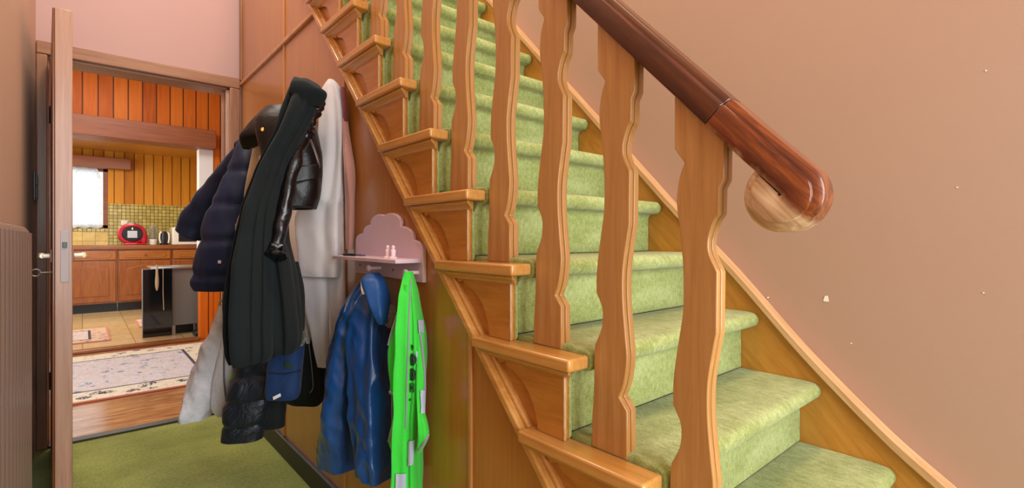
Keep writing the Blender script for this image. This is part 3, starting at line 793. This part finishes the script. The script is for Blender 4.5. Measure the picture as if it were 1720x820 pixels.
# ------------------------------------------------------------------ cloud shelf with pegs
cs = thing('cloud_shelf', 'dusty pink cloud shaped wall shelf with a ledge and pegs', 'shelf', onX(653, 440, XP-.008))
XS = XP-.014
def arc_pts(a, b, bulge, n=9):
    a = Vector(a); b = Vector(b); m = (a+b)/2; d = b-a; nrm = Vector((d.y, -d.x)).normalized()
    L = d.length/2; s = bulge*L; R = (L*L+s*s)/(2*s); c = m-nrm*(R-s)
    a0 = math.atan2(a.y-c.y, a.x-c.x); a1 = math.atan2(b.y-c.y, b.x-c.x)
    while a1 < a0: a1 += 2*pi
    if a1-a0 > 2*pi: a1 -= 2*pi
    return [(c.x+R*cos(a0+(a1-a0)*i/n), c.y+R*sin(a0+(a1-a0)*i/n)) for i in range(n)]
kn = [(597,404),(609.6,392),(622,377.5),(645,362),(672,380),(694,403),(710,424)]
Pp = []
for a, c, q in zip(kn, kn[1:], (.45, .45, .62, .75, .45, .4)): Pp += arc_pts(a, c, q)
Pp.append(kn[-1]); Pp += [(710.5, 475.3), (596, 457.8)]
P3 = [onX(a, c, XS) for a, c in Pp]
obj('back_plate', prismX(BM(), [(p.y, p.z) for p in P3], XS, XP-.001), M['pinkwood'], cs, .0025)
pr = onX(706.4, 434.8, XS); pl = onX(597, 425, XS); zt_ = pr.z
obj('ledge', bx(.664, XS+.001, pr.y-.004, pl.y+.004, zt_-.012, zt_), M['pinkwood'], cs, .002)
for px, py in ((619, 451.5), (681, 459.5)):
    p = onX(px+6, py-1, XS-.03); b = BM()
    tube(b, [(XS, p.y, p.z), (XS-.036, p.y, p.z), (XS-.038, p.y, p.z), (XS-.044, p.y, p.z), (XS-.047, p.y, p.z)], [.006, .006, .0105, .0115, .008], 16)
    obj('peg', b, M['pinkpale'], cs)
for px, py in ((605, 445), (660.5, 453.5)):
    p = onX(px, py, XS); b = BM(); tube(b, [(XS+.002, p.y, p.z), (XS-.002, p.y, p.z)], .0035, 10); obj('screw', b, plain('screw_%d' % px, '#6b5a60', .4, .6), cs)
def figurine(px, lab):
    p = onX(px, 428, .700); b = BM(); z = zt_
    lathe(b, [(.0135, z), (.0135, z+.003), (.0075, z+.006), (.007, z+.014), (.0085, z+.022), (.0075, z+.026), (.004, z+.028), (.0055, z+.031), (.0055, z+.035), (.002, z+.039)], p.x, p.y, 18)
    return tag(obj('figurine', b, M['pinkpale']), lab, 'figurine', 'peg figurines on the cloud shelf')
figurine(651.5, 'small pale pink peg figurine on the cloud shelf, left one of the pair')
figurine(660.5, 'small pale pink peg figurine on the cloud shelf, right one of the pair')
b = BM(); p0 = Vector((.674, onX(576, 427, .674).y, zt_+.005)); p1 = Vector((.684, onX(597, 427, .684).y, zt_+.005))
tube(b, [p0, p0*.9+p1*.1, p1*.95+p0*.05, p1], [.003, .0045, .0045, .003], 10)
tag(obj('pen', b, M['dark']), 'dark pen lying at the left front edge of the cloud shelf', 'pen')
b = BM(); q = onX(605, 425, .715); box(b, .708, .722, q.y-.03, q.y+.03, zt_, zt_+.006)
tag(obj('hair_clip', b, plain('purple_grey_plastic', '#5d5268', .4), bevel=.002), 'thin purple grey clip lying on the cloud shelf behind the pen', 'clip')

# ------------------------------------------------------------------ shiny blue coat on the left peg
bc = thing('blue_coat', 'shiny royal blue children\'s coat hanging from the left peg of the cloud shelf', 'coat', onX(600, 795, .68))
bf = loft([(463,614,636,.705,.018),(480,606,646,.70,.03),(510,598,650,.69,.04),(545,594,652,.685,.05),(600,592,655,.68,.055),(660,592,658,.68,.058),(720,594,660,.68,.058),(765,600,660,.68,.055),(800,606,661,.68,.05)], -.6,
          folds=((3,.16,.5,1.8),(6,.10,2,2.0)), wr=.006, wsc=(13, 13, 7), seed=31, ridge=.010, rsc=9, nseg=128, nrow=130)
t = bvh(bf); fo = obj('front', bf, M['shinyblue'], bc)
obj('sleeve', loft([(476,600,622,.70,.02),(510,583,614,.675,.03),(545,569,608,.66,.04),(600,555,604,.655,.048),(660,550,602,.655,.05),(720,540,601,.655,.05),(760,531,601,.655,.048),(782,529,598,.655,.042)], -.55,
          folds=((3,.16,2.5,1.6),(5,.10,1,2.0)), wr=.006, wsc=(13, 13, 7), seed=33, ridge=.010, rsc=9, nseg=128, nrow=130), M['shinyblue'], bc)
obj('hood', loft([(459,617,636,.675,.02),(470,614,643,.668,.028),(490,617,648,.662,.032),(512,624,650,.66,.032),(530,632,651,.662,.028),(544,639,650,.666,.02)], -.3, nrow=44, folds=((3,.12,.5,1),), wr=.003, seed=35, ridge=.006), M['hoodblue'], bc)
obj('size_label', patch(t, [(612,475),(618,474),(617,495),(611,496)], .012, 3, 3, .003), M['whitecloth'], bc)
obj('zip', seam(t, [(657,630),(657.5,690),(658.5,740),(659,795)], .003, .002), M['piping'], bc)
b = BM(); c0 = onX(657, 531, .695)
bmesh.ops.create_icosphere(b, subdivisions=5, radius=1)
for v in b.verts:
    d = v.co.normalized(); k = 1+.16*noise.noise(d*9)+.13*noise.noise(d*23)
    v.co = c0+Vector((d.x*.022, d.y*.022, d.z*.034))*k
tag(obj('fur_trim', b, M['fur'], bc), 'grey fur pompom behind the hood')

# ------------------------------------------------------------------ neon green sports vest
vest = thing('sports_vest', 'neon green sports vest with grey piping hanging from the right peg of the cloud shelf', 'vest', onX(685, 830, .69))
PH = -.45
vb = loft([(456,680,693,.695,.014),(470,679,695,.695,.018),(500,677,700,.69,.026),(530,674,706,.69,.034),(560,672,710,.69,.04),(610,670,712,.69,.042),(660,668,711,.69,.042),(710,668,708,.69,.042),(760,667,706,.69,.04),(835,665,707,.69,.04)], PH,
          folds=((4,.30,.6,.9),(7,.16,1,1.4)), wr=.004, seed=41, ridge=.004)
t = bvh(vb); vm = obj('front', vb, M['neon'], vest)
l1 = loft([(478,679,690,.68,.01),(520,668,690,.672,.015),(560,658,688,.668,.018),(590,653,686,.666,.02),(620,655,684,.666,.02),(645,658,682,.666,.018),(662,655,684,.666,.014)], -.3, folds=((3,.2,1,1.4),), wr=.003, seed=42)
t1 = bvh(l1); o1 = obj('sleeve_edge', l1, M['neon'], vest)
l2 = loft([(664,668,688,.672,.014),(690,664,686,.67,.016),(720,656,684,.668,.018),(742,653,680,.668,.016),(764,662,676,.67,.012)], -.3, folds=((3,.2,0,1),), wr=.003, seed=43)
t2 = bvh(l2); o2 = obj('side_flap', l2, M['neon'], vest)
l3 = loft([(560,700,712,.70,.012),(620,700,714,.695,.014),(680,701,713,.69,.016),(715,702,719,.688,.018),(735,703,720,.688,.018),(760,702,709,.69,.012)], -.3, folds=((3,.15,0,1),), wr=.003, seed=44)
t3 = bvh(l3); o3 = obj('side_flap', l3, M['neon'], vest)
obj('piping', seam(t1, [(676,505),(668,530),(659,556),(653,580)], .0035, .001), M['piping'], o1)
obj('piping', seam(t1, [(655,658),(664,662),(676,664),(683,662)], .0035, .001), M['piping'], o1)
obj('piping', seam(t2, [(668,676),(664,695),(659,720),(653,742)], .0030, .001), M['piping'], o2)
obj('piping', seam(t3, [(719,730),(713,742),(704,756)], .0035, .001), M['piping'], o3)
obj('piping', seam(t3, [(706,560),(710,600),(713,640),(712,680)], .0035, .001), M['piping'], o3)
obj('piping', seam(t, [(690,470),(687,530),(685,590),(683,650),(681,720)], .0025, .001), M['piping'], vm)
M['lilac'] = cloth('pale_lilac_cloth', '#aebad0', .6)
obj('side_stripe', patch(t, [(700,538),(709,538),(711,575),(702,575)], .004, th=.003), M['lilac'], vm)
obj('side_stripe', patch(t, [(697,590),(703,590),(708,655),(702,655)], .003, th=.003), M['lilac'], vm)
obj('side_stripe', patch(t3, [(706,655),(712,655),(712,695),(707,695)], .004, th=.003), M['lilac'], o3)
obj('hem_band', patch(t, [(664,795),(681,795),(681,824),(664,824)], .005, th=.004), M['lilac'], vm)
obj('hem_band', patch(t, [(687,742),(695,738),(692,780),(685,784)], .004, th=.003), M['lilac'], vm)
obj('armhole_gap', patch(t, [(671,582),(684,568),(684,583),(674,586)], .004, th=.003), M['lilac'], vm) if False else None
# printed marks down the front: a small numeral, two filled rings, a boxed letter, a dot
def mark(bm, cx, cy, pts, r, closed=True):
    P = [hit(t, cx+a, cy+b_, .0035) for a, b_ in pts]
    if closed: P.append(P[0])
    tube(bm, P, r, 8, cap=not closed)
def circ(rx, ry, n=16): return [(rx*cos(2*pi*i/n), ry*sin(2*pi*i/n)) for i in range(n)]
for cy_ in (604, 629):
    b = BM(); mark(b, 693.5, cy_, circ(4.2, 9), .0024); mark(b, 693.5, cy_, circ(1.8, 5), .0024); obj('print', b, M['ink'], vm)
b = BM(); mark(b, 693, 582, circ(2.2, 2.6), .0013); mark(b, 693, 582, [(2, 2), (1, 5), (-1, 6)], .0013, False); obj('print', b, M['ink'], vm)
b = BM(); mark(b, 692, 651, [(-3.4, -7), (3.4, -7), (3.4, 7), (-3.4, 7)], .0014); mark(b, 692, 651, circ(1.6, 3), .0014); obj('print', b, M['ink'], vm)
b = BM(); mark(b, 689.5, 671, circ(.9, 1.4), .0014); obj('print', b, M['ink'], vm)

# ------------------------------------------------------------------ dining room rug
def rug_mat(name, hx, hy, field, motif, border, edge, sc=1.0):
    m = Mat(name, .95, .1); o = m.xyz()
    ax = m.math('SUBTRACT', hx, m.math('ABSOLUTE', o[0])); ay = m.math('SUBTRACT', hy, m.math('ABSOLUTE', o[1]))
    d = m.math('MINIMUM', ax, ay)
    n = m.noise(m.map((7*sc, 7*sc, 1)), 1.6, 5, .65, 1.0)
    n2 = m.noise(m.map((16*sc, 16*sc, 1), loc=(3, 1, 0)), 1.5, 3, .6, 1.5)
    fld = m.ramp(n, [(.34, motif), (.43, field), (.52, '#b9a39a'), (.58, field), (.64, '#6d7382')])
    vor = m.n('ShaderNodeTexVoronoi'); vor.inputs['Scale'].default_value = 7*sc; m.l(m.map(), vor.inputs['Vector'])
    sp = m.math('LESS_THAN', vor.outputs['Distance'], .30)
    bd = m.mix(border, '#3a3d4c', m.math('MULTIPLY', sp, m.math('GREATER_THAN', n2, .47)))
    bd2 = m.mix(bd, motif, m.math('GREATER_THAN', n2, .60))
    c = m.mix(fld, bd2, m.math('LESS_THAN', d, .34*hy))
    ln = m.math('LESS_THAN', m.math('ABSOLUTE', m.math('SUBTRACT', d, .34*hy)), .012)
    c = m.mix(c, '#4a4650', ln)
    c = m.mix(c, edge, m.math('LESS_THAN', d, .03*sc**-.5))
    m.col(c); m.bump(m.noise(m.map(), 260, 2), .4, .003); return m.m
def rug(x0, x1, y0, y1, z, mat, label, name='rug'):
    return tag(obj(name, bx(x0, x1, y0, y1, z, z+.012), mat, None, .004, loc=((x0+x1)/2, (y0+y1)/2, z)), label, 'rug')
rug(-1.7, 1.02, 4.27, 5.98, 0, rug_mat('oriental_rug_pile', 1.36, .855, '#bfc0c4', '#b08a8a', '#cdc3ac', '#a86250'), 'large cream and pink oriental rug on the dining room floor')
rug(-.85, .23, 6.75, 7.75, 0, rug_mat('kitchen_mat_pile', .54, .5, '#cfc4bc', '#b98a80', '#c8a890', '#c08070', 2), 'pink bordered mat on the kitchen tiles before the cabinets')
rug(.52, 1.2, 7.5, 8.2, 0, rug_mat('kitchen_runner_pile', .34, .35, '#d8cfc4', '#c0887c', '#d0b8a0', '#c07c6c', 2.5), 'small pale mat on the kitchen tiles beside the black appliance')

# ------------------------------------------------------------------ kitchen cabinets
YF = 9.42
def panel_door(bm, x0, x1, z0, z1):
    box(bm, x0, x1, YF-.02, YF, z0, z1)
def cabinet(x0, x1, label):
    t = thing('kitchen_cabinet', label, 'cabinet', ((x0+x1)/2, YF+.2, 0), 'kitchen base cabinets')
    obj('carcass', bx(x0+.002, x1-.002, YF, YB-.002, .13, .925), M['cabwood'], t)
    obj('plinth', bx(x0+.002, x1-.002, YF+.05, YF+.07, 0, .13), M['dark'], t)
    d = obj('drawer', bx(x0+.02, x1-.02, YF-.02, YF-.001, .775, .905), M['cabwoodh'], t, .005)
    c = .04; zc0, zc1 = .80, .88; xa, xb = x0+.07, x1-.07
    b = BM(); prismY(b, [(xa+.03, zc0), (xb-.03, zc0), (xb, .84), (xb-.03, zc1), (xa+.03, zc1), (xa, .84)], YF-.027, YF-.019); obj('raised_panel', b, M['cabwoodh'], d, .006)
    b = BM(); lathe(b, [(.006, YF-.026), (.006, YF-.034), (.014, YF-.040), (.010, YF-.048)], (x0+x1)/2, .84, 14, 'y'); obj('knob', b, M['brass'], d)
    dd = obj('door', bx(x0+.02, x1-.02, YF-.02, YF-.001, .155, .755), M['cabwood'], t, .005)
    a, e = x0+.10, x1-.10; top = [(e-(e-a)*i/16, .635+.055*sin(pi*i/16)**1.5) for i in range(17)]
    b = BM(); prismY(b, [(a, .24), (e, .24)]+top, YF-.028, YF-.019); obj('raised_panel', b, M['cabwood'], dd, .009, 3)
    return t
cx = [-1.62, -.95, -.277, .396, 1.068, 1.74, 2.41]
labs = ['kitchen cabinet far to the left under the window', 'kitchen cabinet under the window sill hidden beside the door', 'oak kitchen cabinet with an arched door panel, first right of the open door edge',
        'oak kitchen cabinet below the red coffee machine and partly behind the black appliance', 'oak kitchen cabinet below the microwave, drawer showing beside the puffer sleeve', 'oak kitchen cabinet behind the coats']
for a, c, l in list(zip(cx, cx[1:], labs))[2:5]: cabinet(a, c, l)
ZC = .99
tag(obj('worktop', bx(-.28, 1.742, YF-.03, YB-.002, .926, ZC), M['worktop'], None, .01), 'brown kitchen worktop running along the back wall below the mosaic tiles', 'worktop')

# pelmet, curtain
tag(obj('curtain_pelmet', bx(-1.0, .575, YB-.16, YB-.001, 2.165, 2.335), M['beam'], None, .006), 'brown wooden pelmet box above the kitchen window', 'pelmet')
b = BM(); nx = 60; fr_, bk_ = [], []
for j in range(25):
    v = j/24; a_, c_ = [], []
    for i in range(nx+1):
        u = i/nx; x = -.74+(.97-.10*max(0, (.18-v))/.18*.6)*u
        z = 2.165-(.90+.022*abs(sin(u*22)))*v; y = YB-.025+.014*sin(u*42+v)*(0.4+.6*v)
        a_.append(b.verts.new((x, y-.001, z))); c_.append(b.verts.new((x, y+.001, z)))
    fr_.append(a_); bk_.append(c_)
for j in range(24):
    for i in range(nx):
        b.faces.new((fr_[j][i], fr_[j][i+1], fr_[j+1][i+1], fr_[j+1][i])); b.faces.new((bk_[j][i], bk_[j+1][i], bk_[j+1][i+1], bk_[j][i+1]))
    b.faces.new((fr_[j][nx], bk_[j][nx], bk_[j+1][nx], fr_[j+1][nx])); b.faces.new((fr_[j][0], fr_[j+1][0], bk_[j+1][0], bk_[j][0]))
def lace():
    m = Mat('lace_net', .9); v = m.map()
    tr = m.n('ShaderNodeBsdfTranslucent'); tp_ = m.n('ShaderNodeBsdfTransparent'); mx = m.n('ShaderNodeMixShader'); mx2 = m.n('ShaderNodeMixShader')
    w = m.noise(m.map((5, 1, 5)), 1.4, 4, .6, 2.0)
    c = m.ramp(w, [(.44, '#f2f5f7'), (.5, '#d3dfd4'), (.54, '#f2f5f7')])
    m.col(c); m.l(c, tr.inputs[0]); mx.inputs[0].default_value = .5
    m.l(m.b.outputs[0], mx.inputs[1]); m.l(tr.outputs[0], mx.inputs[2])
    mx2.inputs[0].default_value = .22; m.l(mx.outputs[0], mx2.inputs[1]); m.l(tp_.outputs[0], mx2.inputs[2])
    m.l(mx2.outputs[0], m.t.nodes['Material Output'].inputs[0]); return m.m
tag(obj('net_curtain', b, lace()), 'white net curtain with leaf embroidery in the kitchen window', 'curtain')

# coffee machine
cm = thing('coffee_machine', 'round red capsule coffee machine on the kitchen worktop', 'coffee machine', (.575, YF+.12, ZC))
RED = plain('glossy_red_plastic', '#b3182c', .2, 0, None, .6)
def ell_y(cx_, cz, y0, prof, n=36, sz=.9):
    """profile of (r, y) turned about a horizontal axis, slightly flattened"""
    b = BM(); rings = []
    for r, y in prof:
        rings.append([b.verts.new((cx_+r*cos(2*pi*k/n), y0+y, cz+r*sz*sin(2*pi*k/n))) for k in range(n)])
    for A, B in zip(rings, rings[1:]):
        for k in range(n): b.faces.new((A[k], A[(k+1) % n], B[(k+1) % n], B[k]))
    b.faces.new(rings[0]); b.faces.new(rings[-1][::-1]); return b
ycm = YF+.06; zc = ZC+.172
obj('body', ell_y(.575, zc, ycm, [(.13, 0), (.168, .01), (.185, .045), (.185, .10), (.165, .15), (.11, .18)]), RED, cm)
fc = obj('front_disc', ell_y(.575, zc, ycm, [(.118, -.022), (.128, -.012), (.130, .004)]), M['dark'], cm)
obj('display', bx(.515, .635, ycm-.027, ycm-.020, zc-.062, zc+.045), plain('grey_display', '#b9bec6', .3), fc, .008)
obj('spout_light', bx(.566, .584, ycm-.028, ycm-.020, zc+.06, zc+.095), M['ivory'], fc, .004)
obj('top_plate', bx(.53, .62, ycm+.02, ycm+.12, zc+.155, zc+.172), M['steel'], cm, .006)
obj('base', bx(.47, .75, ycm-.02, ycm+.14, ZC+.001, ZC+.03), RED, cm, .012)
b = BM(); lathe(b, [(.045, ZC+.03), (.055, ZC+.05), (.055, ZC+.13), (.045, ZC+.145)], .722, ycm+.06, 20); obj('water_tank', b, RED, cm)
# glass jar with white base, grinder, kettle, microwave
gl = thing('glass_jar', 'tall clear jar on a white stand right of the red coffee machine', 'jar', (.84, YF+.16, ZC))
b = BM(); lathe(b, [(.05, ZC+.001), (.055, ZC+.01), (.055, ZC+.085), (.05, ZC+.09)], .84, YF+.16, 20); obj('stand', b, M['ivory'], gl)
def glassmat():
    m = Mat('clear_glass', .08); m.col('#e8efe8'); m.b.inputs['Transmission Weight'].default_value = .9; m.b.inputs['IOR'].default_value = 1.3; m.bump(m.noise(m.map(), 5, 2), .02, .001); return m.m
b = BM(); lathe(b, [(.048, ZC+.09), (.052, ZC+.10), (.052, ZC+.30), (.048, ZC+.302), (.044, ZC+.30), (.044, ZC+.105), (.040, ZC+.10)], .84, YF+.16, 20); obj('jar_body', b, glassmat(), gl)
b = BM(); lathe(b, [(.02, ZC+.106), (.03, ZC+.13), (.025, ZC+.29), (.01, ZC+.295)], .84, YF+.16, 12); obj('straws', b, M['pinkcloth'], gl)
ke = thing('kettle', 'black kettle with white sides on the worktop left of the microwave', 'kettle', (0.985, YF+.16, ZC))
b = BM(); lathe(b, [(.052, ZC+.001), (.056, ZC+.02), (.052, ZC+.12), (.045, ZC+.20), (.03, ZC+.212)], 0.985, YF+.16, 24); obj('body', b, M['dark'], ke)
b = BM(); tube(b, smooth_path([(.935, YF+.13, ZC+.03), (.922, YF+.13, ZC+.10), (.928, YF+.13, ZC+.18), (.95, YF+.13, ZC+.205)], 6), .013, 10); obj('handle', b, M['ivory'], ke)
b = BM(); tube(b, smooth_path([(1.035, YF+.13, ZC+.03), (1.046, YF+.13, ZC+.10), (1.04, YF+.13, ZC+.18), (1.02, YF+.13, ZC+.20)], 6), .011, 10); obj('spout', b, M['ivory'], ke)
mw = thing('microwave', 'cream microwave oven on the worktop behind the puffer sleeve', 'microwave', (1.305, YF+.2, ZC))
obj('body', bx(1.08, 1.53, YF+.03, YB-.06, ZC+.001, ZC+.28), M['ivory'], mw, .012)
obj('door_window', bx(1.16, 1.43, YF+.024, YF+.031, ZC+.05, ZC+.25), M['dark'], mw, .006)
obj('control_panel', bx(1.45, 1.52, YF+.024, YF+.031, ZC+.03, ZC+.26), M['ivory'], mw, .003)
so = thing('wall_socket', 'small cream wall socket on the mosaic above the coffee machine', 'socket', (.50, YB-.005, 1.34))
obj('plate', bx(.46, .54, YB-.010, YB-.0005, 1.30, 1.38), M['ivory'], so, .004)
b = BM(); lathe(b, [(.026, YB-.014), (.026, YB-.009)], .50, 1.34, 18, 'y'); obj('outlet', b, M['ivory'], so)

# black glass fronted appliance just past the step
ap = thing('black_appliance', 'black glass fronted appliance with a grey side standing at the edge of the kitchen', 'appliance', (.72, 6.9, 0))
GLB = plain('black_glass', '#0c0f12', .06, 0, None, .5); GREY = plain('dark_grey_steel', '#7d7a74', .4, .3)
A0 = onD(239, 563, 5.36); 
xa, xm, xb = onY(239, 500, 6.62).x, onY(289, 500, 6.62).x, onY(333, 500, 6.72).x
obj('door_panel', bx(xa, xm, 6.60, 6.64, .012, .755), GLB, ap, .004)
obj('door_edge', bx(xa-.004, xa+.004, 6.595, 6.645, .012, .758), M['steel'], ap, .001)
bd = obj('body', bx(xm-.02, xb, 6.66, 7.15, .11, .745), GREY, ap, .005)
obj('top_rim', bx(xa+.08, xb, 6.62, 7.15, .746, .768), M['steel'], ap, .004)
obj('base', bx(xm-.02, xb, 6.80, 7.10, .0, .11), M['dark'], ap, .003)
for x in (xm+.02, xb-.03): obj('foot', bx(x-.02, x+.02, 6.68, 6.72, .0, .11), M['steel'], ap, .003)
tw = thing('tea_towel', 'pale tassel cloth hanging over the black glass front', 'cloth', (xa+.12, 6.59, .6))
b = BM(); xt = onY(263.5, 460, 6.59).x
tube(b, [(xt, 6.588, .80), (xt, 6.580, .765), (xt, 6.578, .70), (xt, 6.576, .62), (xt, 6.578, .565), (xt, 6.58, .52)], [.008, .010, .013, .018, .016, .006], 12); obj('tassel', b, M['beige'], tw)
b = BM(); xt2 = onY(274, 460, 6.59).x
tube(b, [(xt2, 6.593, .765), (xt2, 6.593, .5), (xt2+.006, 6.593, .30)], .004, 8); obj('cord', b, M['beige'], tw)
vc = thing('upright_vacuum', 'black upright vacuum cleaner beside the black glass appliance', 'vacuum cleaner', (1.02, 6.5, 0))
xv = onY(341, 500, 6.45).x
b = BM(); tube(b, [(xv+.01, 6.47, .10), (xv+.01, 6.47, .75)], .016, 12); obj('pole', b, M['dark'], vc)
b = BM(); tube(b, [(xv-.02, 6.46, .16), (xv-.02, 6.46, .74)], .008, 10); obj('tube', b, M['steel'], vc)
b = BM(); lathe(b, [(.035, .06), (.05, .10), (.05, .24), (.03, .30)], xv+.01, 6.47, 18); obj('body', b, M['dark'], vc)
obj('head', bx(xv-.09, xv+.11, 6.37, 6.55, 0.002, .06), M['dark'], vc, .015)

# small chips in the paint of the right wall
for px, py, w_, h_ in ((1388, 502, 5, 9), (1290, 500, 2, 2), (1656, 119, 2, 2), (1608, 315, 2, 2), (1652, 492, 2, 2), (1430, 577, 2, 1.5)):
    b = BM(); pts = [onX(px+w_*cos(a)*(.8+.3*sin(3*a+px)), py+h_*sin(a)*(.8+.3*cos(2*a)), XW) for a in [2*pi*i/9 for i in range(9)]]
    prismX(b, [(p.y, p.z) for p in pts], XW-.0012, XW+.0005); obj('paint_chip', b, M['white'], bpy.data.objects['wall_right'])
